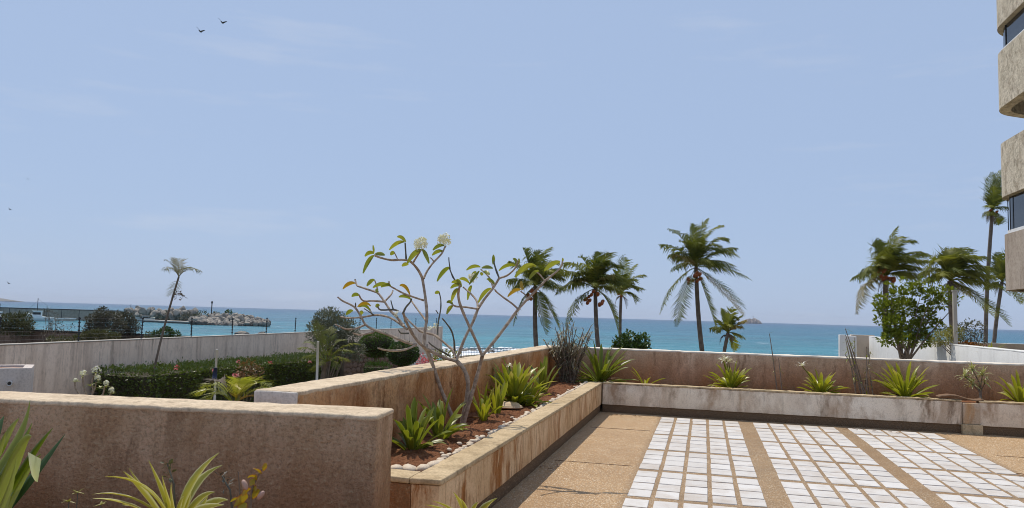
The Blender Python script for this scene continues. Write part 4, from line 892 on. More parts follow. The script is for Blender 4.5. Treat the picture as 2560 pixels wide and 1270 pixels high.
# ================================================================== LOWER GARDEN (left)
def hedge(name, pts, w, ztop, zbot, label, mat, n, size, seed, core='hedge_core'):
    """clipped hedge along a path: twiggy core and a skin of leaves"""
    rnd = random.Random(seed); r = thing(name, (pts[0][0], pts[0][1], zbot), label, 'hedge'); o_ = Vector((pts[0][0], pts[0][1], zbot)); mc = MB(); ml = MB()
    tot = sum((Vector(b)-Vector(a)).length for a, b in zip(pts, pts[1:]))
    for a, b in zip(pts, pts[1:]):
        a, b = Vector((*a, 0)), Vector((*b, 0)); d = (b-a); l = d.length; d.normalize(); s = Vector((-d.y, d.x, 0)); h = ztop-zbot
        q = [a-s*w/2*.86, b-s*w/2*.86, b+s*w/2*.86, a+s*w/2*.86]
        mc.add([p-Vector((o_.x, o_.y, 0)) for p in q]+[p-Vector((o_.x, o_.y, -h+.12)) for p in q], [(0,1,5,4),(1,2,6,5),(2,3,7,6),(3,0,4,7),(4,5,6,7)])
        for i in range(int(n*l/tot)):
            t = rnd.random(); f = rnd.random(); p = a+d*l*t; bulge = .16*mnoise.noise(Vector((p.x*1.1, p.y*1.1, 2)))+(rnd.random()**6)*.16
            if f < .42: p = p+s*rnd.uniform(-.5, .5)*w; p.z = h+bulge+rnd.uniform(-.1, .05); nn = Vector((0, 0, 1))
            elif f < .92: sg = -1 if rnd.random() < .75 else 1; p = p+s*sg*(w/2+bulge+rnd.uniform(-.12, .05)); p.z = h*rnd.random()**.7; nn = s*sg
            else: e = rnd.choice((0, 1)); p = (a if e == 0 else b)+s*rnd.uniform(-.5, .5)*w; p.z = h*rnd.random(); nn = d*(1 if e else -1)
            p -= Vector((o_.x, o_.y, 0)); dd = (nn+Vector((rnd.uniform(-1, 1), rnd.uniform(-1, 1), rnd.uniform(-.4, 1)))).normalized(); ss = dd.cross(Vector((rnd.random(), rnd.random(), rnd.random()))).normalized(); L1 = size*rnd.uniform(.6, 1.3)
            ml.add([p, p+dd*L1*.5+ss*L1*.25, p+dd*L1, p+dd*L1*.5-ss*L1*.25], [(0, 1, 2), (0, 2, 3)])
    for (a, b) in ((pts[0], pts[1]), (pts[-1], pts[-2])):
        a, b = Vector((*a, 0)), Vector((*b, 0)); d = (a-b).normalized(); s = Vector((-d.y, d.x, 0)); h = ztop-zbot
        for i in range(int(n*.06)):
            p = a+s*rnd.uniform(-.5, .5)*w+d*rnd.uniform(-.05, .08)-Vector((o_.x, o_.y, 0)); p.z = h*rnd.random(); dd = (d+Vector((rnd.uniform(-1, 1), rnd.uniform(-1, 1), rnd.uniform(-.4, 1)))).normalized(); ss = dd.cross(Vector((rnd.random(), rnd.random(), rnd.random()))).normalized(); L1 = size*rnd.uniform(.6, 1.3)
            ml.add([p, p+dd*L1*.5+ss*L1*.25, p+dd*L1, p+dd*L1*.5-ss*L1*.25], [(0, 1, 2), (0, 2, 3)])
    mc.build('twig_core', M[core], r); ml.build('foliage', M[mat], r); return r
# hedge centreline measured on the plan
HX = -20.7
HG = hedge('hedge', [(HX, 23.4), (HX, 27.5), (HX+.1, 32), (HX+.5, 37), (HX+1.0, 41)], 2.2, -.92, -2.75, 'long clipped dark green hedge along the foot of the streaked garden wall', 'hedge', 26000, .12, 71)
def blooms(px, py, D, r, n, label, mat='petal_pink'):
    p = at(px, py, D); rnd = random.Random(px); mb = MB(); leaves(mb, [((0, 0, 0), (r, r, r*.8))], n, r*.9, rnd, .3, .8, .2); o = mb.build('flower', M[mat], HG); o.location = p-HG.location
for (px, py, D, lab) in ((441,918,25,'pink flower head on top of the hedge near the leaning palm'),(596,905,30,'pink flower on the hedge top right of the white pole'),(676,907,32,'coral flower in the middle of the hedge'),(536,926,25,'pink flower beside the navy sleeve of the pole'),(588,938,24,'dull pink flower behind the fan palm'),(775,905,34,'small pink flower at the far end of the hedge')): blooms(px, py, D, .065, 22, lab)
b0 = groundpt(615, 26, -2.6); shrub('croton_bush', b0, 'reddish croton bush against the hedge, above the fan palm', 'shrub', cloud([(615,925,22,0),(640,930,20,0),(600,945,18,0),(625,905,12,0)], 26, b0), 420, .10, 'croton_dull', 73, 5, .02, shell=.2)
# yellow fan palm / cycad by the wall end
cy = at(585, 1010, 15.5); r = thing('areca_palm', cy, 'yellowing dwarf palm arching above the near wall, left of the white wall end', 'palm'); rnd = random.Random(5)
for (tx, ty, mx, my, yl) in ((495,990,520,950,0),(505,975,540,935,0),(530,958,560,935,2),(600,945,600,950,0),(640,955,620,940,0),(680,968,645,930,0),(690,985,650,950,0),(520,1000,550,965,0),(660,1000,630,975,1),(610,960,600,970,1)):
    mb = MB(); frond(mb, (0, 0, 0), at(mx, my, 15.5+rnd.uniform(-.3, .3))-cy, at(tx, ty, 15.5+rnd.uniform(-.5, .5))-cy, .34, 26, Vector((0, 0, 0)), .25, .022, .01, rnd, .2); mb.build('frond', M[('frond_yellow', 'fleaf_y', 'frond_dry')[yl]] if yl else M['lily'], r)
# white frangipani in the lower garden
WF = at(232, 1010, 17); WF.z = -2.6; wf = thing('frangipani_shrub', WF, 'small frangipani with round white flower heads in front of the garden wall', 'shrub'); mb = MB()
for (P) in ([(225,1010),(215,985),(208,965),(207,938)],[(225,1010),(228,990),(238,970),(240,955)],[(228,1010),(232,975),(230,950),(240,930)],[(225,1010),(200,990),(188,970),(187,955)],[(228,1010),(258,985),(262,965)],[(230,1010),(270,992),(282,980)]):
    pts = [WF-WF] + [at(x, y, 17)-WF for x, y in P]; mb.tube(pts, [.03]+[.022-.003*i for i in range(4)][:len(P)], 6)
mb.build('branches', M['bark'], wf, True); mb = MB()
for (px, py) in ((207,940),(238,958),(240,932),(187,955),(262,968),(280,985),(225,965),(250,972)):
    p = at(px, py, 17)-WF; rnd = random.Random(px)
    for i in range(7): strip_leaf(mb, p, rnd.uniform(0, 6.28), R(rnd.uniform(-10, 40)), .16, .035, 1, 4, False, .1)
mb.build('foliage', M['fleaf'], wf, True)
for (px, py, r_) in ((208,933,.075),(241,926,.1),(243,945,.075),(265,958,.07),(280,975,.065),(189,950,.04)): flowers((px, py), r_, 26, 0, wf, lambda x, y, d: at(x, y, 17)-WF, .035)
# poles
def pole(px0, py0, px1, py1, D, r_, label, sleeve=None):
    a, b = at(px0, py0, D), at(px1, py1, D); t_ = (-2.7-a.z)/(b.z-a.z) if abs(b.z-a.z) > .01 else 0; f = a+(b-a)*t_; o = thing('pole', f, label, 'pole'); mb = MB(); mb.tube([(0, 0, 0), b-f], r_, 10); sh = mb.build('shaft', M['white'], o, True)
    if sleeve: p, q = at(*sleeve[0], D)-f, at(*sleeve[1], D)-f; mb = MB(); mb.tube([p, q], [r_*2.1, r_*1.7], 10); mb.build('sleeve', M['navy'], sh, True)
pole(537, 985, 542, 873, 20, .03, 'white pole with a navy sleeve standing in front of the hedge', ((536, 948), (539, 919)))
pole(792, 955, 795, 853, 30, .05, 'plain white post at the far end of the hedge')
# grey bushy tree and feathery palms against the wall
b0 = groundpt(820, 36, -2.7); shrub('garden_tree', b0, 'bushy grey-green tree with feathery palm leaves at the end of the hedge', 'tree', cloud([(820,800,34,0),(800,830,36,.5),(845,820,36,-.3),(870,845,30,0),(825,855,40,0),(865,875,30,0),(890,880,26,.2),(835,785,16,.2),(800,800,18,0),(880,815,18,0),(860,800,16,.2)], 36, b0), 6500, .17, 'greyleaf', 75, 12, .05, asp=.3, shell=.3)
r = thing('feather_palm', groundpt(800, 33, -2.7), 'dark feathery palm clump in front of the grey-green tree', 'palm'); rnd = random.Random(8); c_ = at(815, 905, 33)-r.location
for (tx, ty, mx, my) in ((762,850,790,850),(745,870,775,860),(790,800,800,850),(830,815,820,850),(860,850,840,845),(885,880,850,860),(900,860,860,850),(755,895,785,875),(875,905,850,880),(845,925,835,890),(800,915,805,890),(780,930,795,900)):
    mb = MB(); frond(mb, c_, at(mx, my, 33+rnd.uniform(-.5, .5))-r.location, at(tx, ty, 33+rnd.uniform(-1, 1))-r.location, .42, 22, Vector((.1, 0, 0)), .5, .035, .02, rnd); mb.build('frond', M['frond'], r)
mb = MB(); mb.tube([(0, 0, 0), c_], .1, 8); mb.build('trunk', M['palmtrunk'], r, True)
# topiary
def topiary(px, py, rx, ry, D, label, seed, flat=0):
    b = groundpt(px, D, -2.7); c = at(px, py, D)-b; rr = rx*D/FPX; rz = ry*D/FPX; r = thing('topiary_tree', b, label, 'topiary', 'clipped topiary trees'); rnd = random.Random(seed)
    mb = MB(); leaves(mb, [(c, (rr, rr, rz))], 2600, .12, rnd, .2, .5, .88); mb.build('crown', M['topiary'], r); mb = MB(); mb.ball(c, (rr*.88, rr*.88, rz*.88), 16, 12); mb.build('crown_core', M['hedge_core'], r, True)
    mb = MB()
    for k in range(4): mb.tube([(rnd.uniform(-.1, .1), rnd.uniform(-.1, .1), 0), (c.x+rnd.uniform(-.5, .5)*rr, c.y+rnd.uniform(-.3, .3), c.z-rz*.6)], [.06, .035], 6)
    mb.build('trunk', M['stem'], r, True)
topiary(942, 862, 42, 30, 38, 'larger dome-shaped topiary tree left of the other, by the stone wall', 1); topiary(1008, 884, 38, 28, 37, 'smaller dome-shaped topiary tree nearest the white fence', 2)
b0 = groundpt(945, 35, -2.7); p = at(945, 912, 35)
hedge('hedge', [(b0.x-.5, b0.y), (b0.x+.55, b0.y+.1)], .7, p.z, -2.7, 'small square clipped box bush below the domed topiary', 'topiary', 1500, .09, 74)
# stone retaining wall built of rubble stones
A, B = groundpt(868, 40, 0), groundpt(1030, 43, 0); sr = thing('stone_wall', (A.x, A.y, -2.75), 'reddish rubble stone retaining wall behind the topiary trees', 'wall', rz=math.atan2(B.y-A.y, B.x-A.x)); ln = (B-A).length
zt = at(930, 886, 41).z+2.75
inst('mortar', rough_mesh('mortar', 0, ln, .08, .5, 0, zt, .3, .02, .02, M['brown_wall'], 2), sr); rnd = random.Random(12); sm = []
for k in range(6):
    bm = bmesh.new(); bmesh.ops.create_icosphere(bm, subdivisions=1, radius=1)
    for v in bm.verts: v.co = Vector((v.co.x, v.co.y*.5, v.co.z))*(1+.3*mnoise.noise(v.co*1.5+Vector((k*4, 1, 0))))
    me = bpy.data.meshes.new('stone'); bm.to_mesh(me); bm.free(); me.materials.append(M['stone']); sm.append(me)
z = .12
while z < zt:
    x = rnd.uniform(.05, .2)
    while x < ln-.1: s = rnd.uniform(.11, .19); inst('stone', rnd.choice(sm), sr, (x, .07, z+rnd.uniform(-.03, .03)), (0, rnd.uniform(0, 6), 0), (s, s*.6, s*rnd.uniform(.75, 1.1))); x += s*1.75
    z += .26
# white picket balustrade and pink bougainvillea
A, B = groundpt(1030, 44, 0), groundpt(1075, 46, 0); bl = thing('balustrade', (A.x, A.y, -2.75), 'short white picket balustrade right of the topiary trees', 'fence', rz=math.atan2(B.y-A.y, B.x-A.x)); ln = (B-A).length+.5; zt = at(1050, 886, 45).z+2.75
mb = MB(); mb.box(0, ln, -.04, .04, zt-.06, zt); mb.build('rail', M['white'], bl); k = .05
while k < ln: mb = MB(); mb.box(k-.03, k+.03, -.025, .025, 0, zt-.061); mb.build('picket', M['white'], bl); k += .15
b0 = groundpt(1062, 42, -2.7); shrub('bougainvillea', b0, 'pink flowering bougainvillea by the white balustrade', 'shrub', cloud([(1055,900,18,0),(1075,905,16,0),(1060,915,22,0)], 42, b0), 420, .11, 'petal_pink', 77, 5, .02, asp=.7, shell=.2)
b0 = groundpt(1115, 45, -2.7); shrub('leafy_shrub', b0, 'low yellow-green shrub behind the tall rust-stained wall', 'shrub', cloud([(1105,892,20,0),(1130,890,18,0),(1085,905,16,0)], 45, b0), 320, .2, 'yellowbush', 78, 5, .02, shell=.2)
# beach railing
A, B = groundpt(1070, 70, 0), groundpt(1300, 78, 0); rl = thing('beach_railing', (A.x, A.y, -3.0), 'thin dark metal railing in front of the breaking surf', 'fence', rz=math.atan2(B.y-A.y, B.x-A.x)); ln = (B-A).length; zt = at(1180, 872, 73).z+3.0
for zr in (.12, zt): mb = MB(); mb.tube([(0, 0, zr), (ln, 0, zr)], .03, 5); mb.build('rail', M['rail'], rl)
bm_ = MB(); bm_.tube([(0, 0, .1), (0, 0, zt)], .018, 4); bme = bm_.mesh('bar'); bme.materials.append(M['rail']); k = 0
while k < ln: inst('bar', bme, rl, (k, 0, 0)); k += .2
k = 0
while k < ln: mb = MB(); mb.tube([(k, 0, 0), (k, 0, zt+.45)], .045, 6); mb.build('post', M['black'], rl); k += 4.1
# surf: lumpy ridges of foam, dark rocks
mb = MB(); rnd = random.Random(3)
for row in range(4):
    for i in range(150):
        x = -110+1.1*i; y = 150+row*7+.16*(x+50)+3.5*mnoise.noise(Vector((x*.08, row*3, 0))); s = rnd.uniform(.5, 1.5)*(1-.15*row)*(.35+abs(mnoise.noise(Vector((x*.12, row*7, 5))))*2.2)
        mb.ball((x, y, SEA+.1), (s*1.6, s*1.1, s*.5), 7, 4, .2, rnd)
tag(mb.build('surf', M['foam'], smooth=True), 'white surf breaking on the shore', 'surf', kind='stuff')
mb = MB(); vs = []
for j in range(9):
    for i in range(60): x = -115+2.8*i; vs.append((x, 128+3*j+.16*(x+50)+2*mnoise.noise(Vector((x*.1, j, 0))), SEA+.05+.12*mnoise.noise(Vector((x*.3, j*.8, 1)))))
mb.add(vs, [(j*60+i, j*60+i+1, (j+1)*60+i+1, (j+1)*60+i) for j in range(8) for i in range(59)]); tag(mb.build('surf', M['foam'], smooth=True), 'sheet of white wash running up the beach', 'surf', kind='stuff')
def rock_mesh(k, mat):
    bm = bmesh.new(); bmesh.ops.create_icosphere(bm, subdivisions=2, radius=1)
    for v in bm.verts: v.co *= 1+.38*mnoise.noise(v.co*1.1+Vector((k*5, 3, 0))); v.co.z *= .75
    me = bpy.data.meshes.new('rock'); bm.to_mesh(me); bm.free(); me.materials.append(M[mat]); return me
wr = [rock_mesh(k, 'wetrock') for k in range(4)]; rk = [rock_mesh(k+9, 'rock') for k in range(8)]
for i, (px, py, s, lab) in enumerate(((1168,878,2.2,'dark wet rock in the surf, left of the forked stem'),(1180,876,1.6,'smaller wet rock beside the dark one in the surf'),(1225,878,1.8,'wet rock in the wash right of the fork'),(1085,866,2.0,'dark boulder at the end of the streaked wall'),(606,835,1.9,'black rock in the harbour shallows, left of two'),(655,834,1.5,'black rock in the harbour shallows, right of two'),(592,838,1.0,'low flat rock beside the black harbour rocks'))):
    p = onz(px, py+3, SEA); o = inst('shore_rock', wr[i % 4], None, p, (0, 0, i), (s*.9, s*.6, s*.45) if i < 4 else (s*1.1, s, s*.9)); tag(o, lab, 'rock')

# ================================================================== HARBOUR
bk = thing('breakwater', onz(600, 812, SEA), 'heaped boulder breakwater reaching out from the left into the sea', 'breakwater'); O = bk.location.copy(); rnd = random.Random(21)
def add_rock(px, py, D, s, mt=None): inst('rock', rnd.choice(mt or rk), bk, at(px, py, D)-O, (rnd.uniform(0, 6), rnd.uniform(0, 6), rnd.uniform(0, 6)), (s*rnd.uniform(.8, 1.4), s*rnd.uniform(.8, 1.2), s*rnd.uniform(.7, 1)))
for i in range(190):   # the head
    t = rnd.random(); px = 478+190*t; f = rnd.random(); ytop = 797-9*math.sin(math.pi*min(1, t*1.05))+ (12*max(0, t-.72)/.28); ybot = 804+11*min(1, t*2.6)-6*max(0, t-.7)/.3
    add_rock(px, ytop+(ybot-ytop)*f, 352-26*f, rnd.uniform(.9, 1.8))
for i in range(34): t = i/33; add_rock(478+195*t, 806+9*min(1, t*2.6)-7*max(0, t-.7)/.3, 322+10*t, rnd.uniform(.9, 1.5), wr)
for i in range(90): t = rnd.random(); add_rock(318+175*t, 774+5*t+rnd.uniform(0, 13), 385-25*rnd.random(), rnd.uniform(1., 2))
mb = MB(); q = [at(500, 812, 345), at(640, 812, 345), at(620, 795, 360), at(520, 795, 360)]; mb.ball(at(570, 806, 352)-O, (15, 7, 3.6), 16, 8); mb.ball(at(410, 790, 385)-O, (19, 6, 3), 16, 8); mb.build('rubble_core', M['isle'], bk, True)
q0, q1 = at(355, 799, 350), at(482, 803, 335); qd = thing('quay', (q0.x, q0.y, SEA-1), 'pale concrete quay at the foot of the breakwater', 'quay', rz=math.atan2(q1.y-q0.y, q1.x-q0.x)); l_ = (q1-q0).length
inst('deck', rough_mesh('deck', 0, l_, 0, 6, q0.z-SEA+.5, q0.z-SEA+1.0, 2, .02, .05, M['concrete'], .3), qd); inst('face', rough_mesh('face', .2, l_-.2, .3, 5.8, 0, q0.z-SEA+.495, 2, .02, .05, M['wetrock'], .3), qd)
for (px, py, r_, D, lab, mt) in ((420,790,20,362,'olive bush on the breakwater behind the quay','olive'),(505,790,24,352,'low dry scrub on the crest of the breakwater','olive'),(470,793,22,350,'dry grey scrub at the root of the breakwater head','brownleaf'),(572,785,16,352,'dark round bush near the tip of the breakwater','seagrape'),(540,790,18,352,'flat olive scrub between the lamp and the dark bush','olive')):
    b0 = at(px, py+14, D); shrub('scrub_bush', b0, lab, 'bush', cloud([(px, py, r_*.7, 0), (px-r_*.6, py+4, r_*.5, 0), (px+r_*.6, py+4, r_*.5, 0)], D, b0), 420, .8, mt, px, 3, .1, 'bushes on the breakwater', shell=.3)
lb = at(528, 792, 350); lm = thing('harbour_light', lb, 'slim navigation light on the breakwater', 'beacon'); h_ = at(528, 753, 350).z-lb.z
mb = MB(); mb.tube([(0, 0, -2), (0, 0, h_*.86)], .22, 6); mb.build('mast', M['black'], lm); mb = MB(); mb.tube([(0, 0, h_*.86), (0, 0, h_)], [.5, .3], 8); mb.build('lantern', M['black'], lm)
def boat(label, px, py, D, length, rz, masts, cabin=True, h=3.0, name='fishing_boat'):
    b = onz(px, py, SEA); b = CAM + (b-CAM)*1.0; r = thing(name, (b.x, b.y, SEA), label, 'boat', 'boats in the harbour', rz); vs = []; S = 12
    for i in range(S+1):
        t = i/S; x = (t-.5)*length; w_ = length*.15*(1-(abs(t-.42)/.6)**2.6 if t > .42 else .86+.14*math.sin(t/.42*1.57)); w_ = max(w_, .03); zt = h*(.48+.52*t**2.2)
        vs += [(x+.12*length*max(0, t-.8), -w_, zt), (x, -w_*.8, h*.1), (x-.04*length*t, 0, -h*.25), (x, w_*.8, h*.1), (x+.12*length*max(0, t-.8), w_, zt)]
    fs = [(i*5+k, i*5+k+1, (i+1)*5+k+1, (i+1)*5+k) for i in range(S) for k in range(4)] + [(i*5+4, i*5, (i+1)*5, (i+1)*5+4) for i in range(S)] + [(0, 1, 2, 3, 4)]
    mb = MB(); mb.add(vs, fs); mb.build('hull', M['hull'], r, True)
    if cabin:
        c0, c1 = -.05*length, .25*length; mb = MB(); mb.box(c0, c1, -length*.09, length*.09, h*.5, h*1.12); cb = mb.build('cabin', M['white'], r)
        mb = MB(); mb.box(c0-.2, c1+.5, -length*.1, length*.1, h*1.125, h*1.2); mb.build('cabin_roof', M['white'], r)
        for k in range(4):
            for sy in (-1, 1): x = c0+.3+(c1-c0-.6)*k/3.6; y0_ = sy*(length*.09+.017); mb = MB(); mb.box(x, x+.7, y0_-.013, y0_+.013, h*.75, h*1.02); mb.build('window', M['darkglass'], cb)
        mb = MB(); mb.box(c1+.004, c1+.03, -length*.08, length*.08, h*.75, h*1.02); mb.build('windscreen', M['darkglass'], cb)
    for (mx, mh, ra) in masts: mb = MB(); mb.tube([(mx, 0, h*.5), (mx+.1, 0, mh)], ra, 6); mb.build('mast', M['black'], r)
    if len(masts) > 1: mb = MB(); mb.tube([(masts[0][0], 0, masts[0][1]*.95), (masts[-1][0], 0, masts[-1][1])], .035, 4); mb.tube([(masts[0][0], 0, masts[0][1]*.9), (length*.55, 0, h)], .035, 4); mb.build('rigging', M['rail'], r)
    return r
boat('pale blue-white fishing boat with dark cabin windows and a tall mast', 100, 803, 0, 10, R(218), ((1.2, 9.5, .12), (-2.2, 6.5, .09)), True, 3.6)
boat('white boat cut by the left edge of the picture', -2, 801, 0, 9, R(-50), ((.5, 6.8, .1),), True, 3.0)
boat('white sailing yacht with two masts behind the scrub', 322, 800, 0, 12, R(10), ((.5, 8.2, .1), (-2, 6.2, .08)), True, 2.6, 'sailing_yacht')
boat('long low white motorboat moored at the quay', 360, 803, 0, 11, R(8), (), True, 2.2, 'motorboat')
for (px, lab) in ((140,'pale shed roof on the far quay left of the scrub'),(172,'second pale block on the far quay beside the shed')):
    p = onz(px, 803, SEA); o = thing('quay_block', (p.x, p.y, SEA), lab, 'shed'); mb = MB(); mb.box(-2, 2, -1.5, 1.5, -.5, 1.1); mb.build('base', M['concrete'], o); mb = MB(); mb.box(-2.2, 2.2, -1.7, 1.7, 1.1+.003, 1.35); mb.build('roof', M['white'], o)
# scrub between the walls and the harbour
def scrub(label, L_, D, px, zb, n, size, mat, seed, stems=10, sr=.06, shell=.3, asp=.4, cat='tree', nm='scrub_tree', branchy=2):
    b0 = groundpt(px, D, zb); return shrub(nm, b0, label, cat, cloud(L_, D, b0), n, size, M and mat, seed, stems, sr, 'scrub beyond the garden wall', asp, shell, branchy=branchy)
scrub('dark green tree left of the fishing boat', [(20,805,24,0),(55,800,24,1),(40,815,26,0),(75,812,14,0),(10,820,20,0),(60,822,22,0)], 92, 45, -4.2, 3200, .32, 'olive', 81)
scrub('tall reddish-brown bushy tree beyond the second fence post', [(255,785,20,0),(240,805,26,0),(270,805,26,1),(285,790,16,0),(235,825,26,0),(270,828,26,0),(300,815,18,0),(225,840,22,0),(250,843,24,0)], 88, 262, -4.2, 5200, .3, 'brownleaf', 82, 14)
scrub('grey rounded scrub tree right of the brown one', [(310,800,24,0),(325,815,22,0),(300,820,20,0),(335,825,16,0),(315,832,18,0)], 90, 315, -4.2, 2400, .3, 'brownleaf', 83)
scrub('green-yellow scrub spilling in front of the brown wall', [(215,845,18,0),(240,840,20,0),(265,838,16,0),(190,852,16,0),(285,845,16,0),(160,852,14,0),(130,850,12,0)], 70, 225, -4.2, 3000, .22, 'olive', 84, 8)
scrub('thin straggly shrub with open twigs in front of the water', [(128,790,18,0),(140,815,18,0),(118,775,8,0),(150,830,14,0),(110,830,12,0),(175,820,12,0)], 72, 135, -4.2, 320, .2, 'brownleaf', 85, 16, .045, .2, branchy=4)
scrub('low green bush behind the leaning palm', [(415,833,16,0),(390,838,12,0),(440,838,12,0),(370,838,8,0)], 74, 412, -4.0, 1100, .26, 'seagrape', 86, 5)

# ================================================================== ISLANDS AND BIRDS
def hill(name, px0, px1, D, prof, mat, label, lump, z0=SEA):
    A, B = at(px0, 800, D), at(px1, 800, D); A.z = B.z = 0; mb = MB(); nx, ny = 60, 16; vs = []; d = (B-A); s = Vector((-d.y, d.x, 0)).normalized(); wd = d.length*.5
    for j in range(ny+1):
        for i in range(nx+1):
            t = i/nx; v = (j/ny-.5)*2; q = t*(len(prof)-1); k = min(int(q), len(prof)-2); hh = prof[k]+(prof[k+1]-prof[k])*(q-k); hh *= max(0, 1-v*v)**.7; p = A+d*t+s*v*wd*.5
            vs.append((p.x, p.y, z0-3+hh*D/FPX*(1+lump*mnoise.noise(Vector((t*14, v*3, 1))))+lump*D/FPX*2*mnoise.noise(Vector((t*40, v*9, 4)))))
    mb.add(vs, [(j*(nx+1)+i, j*(nx+1)+i+1, (j+1)*(nx+1)+i+1, (j+1)*(nx+1)+i) for j in range(ny) for i in range(nx)]); o = mb.build(name, mat); tag(o, kind='structure'); return o
hill('island', 1852, 1910, 3400, [1, 9, 11, 13, 12, 15, 13, 11, 2, .5], M['isle'], '', .35)
hill('headland', -300, 22, 6500, [28, 30, 26, 24, 22, 17, 12, 9, 2], M['hill'], '', .15)
p = at(1883, 796, 3400); lh = thing('lighthouse', p, 'tiny pale lighthouse on top of the far island', 'lighthouse'); mb = MB(); mb.tube([(0, 0, -6), (0, 0, 8)], [1.8, 1.2], 8); mb.build('tower', M['white'], lh); mb = MB(); mb.tube([(0, 0, 8), (0, 0, 10)], [1.4, .6], 8); mb.build('lantern', M['black'], lh)
def bird(label, px, py, D, s, bank=0):
    r = thing('seabird', at(px, py, D), label, 'bird', 'seabirds in the sky', YAW); mb = MB(); mb.ball((0, 0, 0), (.12*s, .32*s, .09*s), 8, 6); mb.tube([(0, .28*s, .01*s), (0, .5*s, .02*s)], [.05*s, .015*s], 5); mb.add([(-.08*s, -.28*s, 0), (.08*s, -.28*s, 0), (.12*s, -.5*s, .02*s), (-.12*s, -.5*s, .02*s)], [(0, 1, 2, 3)]); mb.build('body', M['bird'], r, True)
    for dx, dz, nm in ((-1, 1.1, 'wing'), (1.15, .35, 'wing')):
        mb = MB(); P = [(0, 0), (.35, .42), (.75, .82), (1, 1)]; vs = []
        for i, (a, b) in enumerate(P): c = (.2, .2, .13, .02)[i]*s; vs += [(dx*a*s*.62, c-.1*a*s, dz*b*s*.6), (dx*a*s*.62, -c-.1*a*s, dz*b*s*.6)]
        mb.add(vs, [(i*2, i*2+1, i*2+3, i*2+2) for i in range(3)]); o = mb.build(nm, M['bird'], r); mo = o.modifiers.new('thick', 'SOLIDIFY'); mo.thickness = .03*s
bird('lower of two dark seabirds gliding at the upper left', 501, 79, 70, .62); bird('higher of two dark seabirds gliding at the upper left', 556, 57, 70, .62)
bird('tiny distant bird at the left edge of the sky', 25, 524, 160, .6); bird('tiny distant bird above the sea at the far left', 22, 709, 220, .9); bird('tiny distant speck of a bird left of the sea birds below', 70, 448, 190, .5)

# ================================================================== FOREGROUND PLANTS
# broad crinum leaves entering at the left edge, traced leaf by leaf
cr_ = at(-60, 1330, 3.0); r = thing('crinum_lily', (cr_.x, cr_.y, .40), 'big glossy crinum lily cut by the left edge, in front of the near wall', 'lily')
def traced(par, b, mid, tip, D0, D1, w, mat, seg=9, blunt=False, name='leaf', fold=.2):
    o_ = par.location; p0, pm, p1 = at(*b, D0)-o_, at(*mid, (D0+D1)/2)-o_, at(*tip, D1)-o_; vs, uv, fs = [], [], []
    for i in range(seg+1):
        t = i/seg; p = p0*(1-t)**2+pm*2*t*(1-t)+p1*t*t; d = ((pm-p0)*(1-t)+(p1-pm)*t).normalized(); s = d.cross(FWD); s = (s*.85+Vector((0, 0, .3))+FWD*.35); s = (s-d*s.dot(d)).normalized(); u = s.cross(d)
        ww = w*max(.04, (.5+.5*min(1, t*2))*(1-t**(3.5 if blunt else 2.2))); vs += [p-s*ww/2+u*ww*fold, p, p+s*ww/2+u*ww*fold]; uv += [(0, t), (.5, t), (1, t)]
    for i in range(seg): k = i*3; fs += [(k, k+1, k+4, k+3), (k+1, k+2, k+5, k+4)]
    mb = MB(); mb.add(vs, fs, uv); return mb.build(name, M[mat], par, True)
for b, m_, t_, d0, d1, w_, mt in (((-60,1240),(10,1075),(48,1045),3,2.8,.06,'crinum'),((-70,1300),(40,1140),(80,1057),3,3.0,.06,'crinum'),((-40,1330),(70,1130),(132,1070),3,2.9,.05,'crinum'),((-60,1240),(60,1100),(75,1000),3,3.2,.05,'lily_dark'),((-40,1320),(40,1090),(78,1090),3,2.7,.10,'crinum'),((-20,1360),(60,1160),(103,1135),3,2.8,.04,'crinum'),((-60,1380),(20,1260),(42,1140),2.9,2.7,.06,'crinum'),((-30,1330),(80,1190),(163,1085),3.1,3.3,.05,'seagrape'),((-60,1210),(-20,1080),(10,1040),3.1,3.2,.07,'seagrape'),((-20,1330),(50,1230),(60,1150),3.1,3.2,.05,'seagrape'),((-80,1290),(-10,1130),(15,1080),3,2.8,.07,'crinum')):
    traced(r, b, m_, t_, d0, d1, w_, mt)
q = MB(); pl = [(70,1130,0),(88,1140,.02),(103,1147,0),(73,1160,0),(85,1165,.03),(100,1172,0),(79,1188,0),(88,1188,.02),(97,1190,0),(88,1203,0),(92,1204,.004),(94,1206,0)]
q.add([at(x, y, 2.68-dz)-r.location for x, y, dz in pl], [(0,1,4,3),(1,2,5,4),(3,4,7,6),(4,5,8,7),(6,7,10,9),(7,8,11,10)])
fl = q.build('folded_leaf', leafmat('pale_leaf_underside', (.50,.54,.36), (.58,.62,.44), .3, .35), r, True)
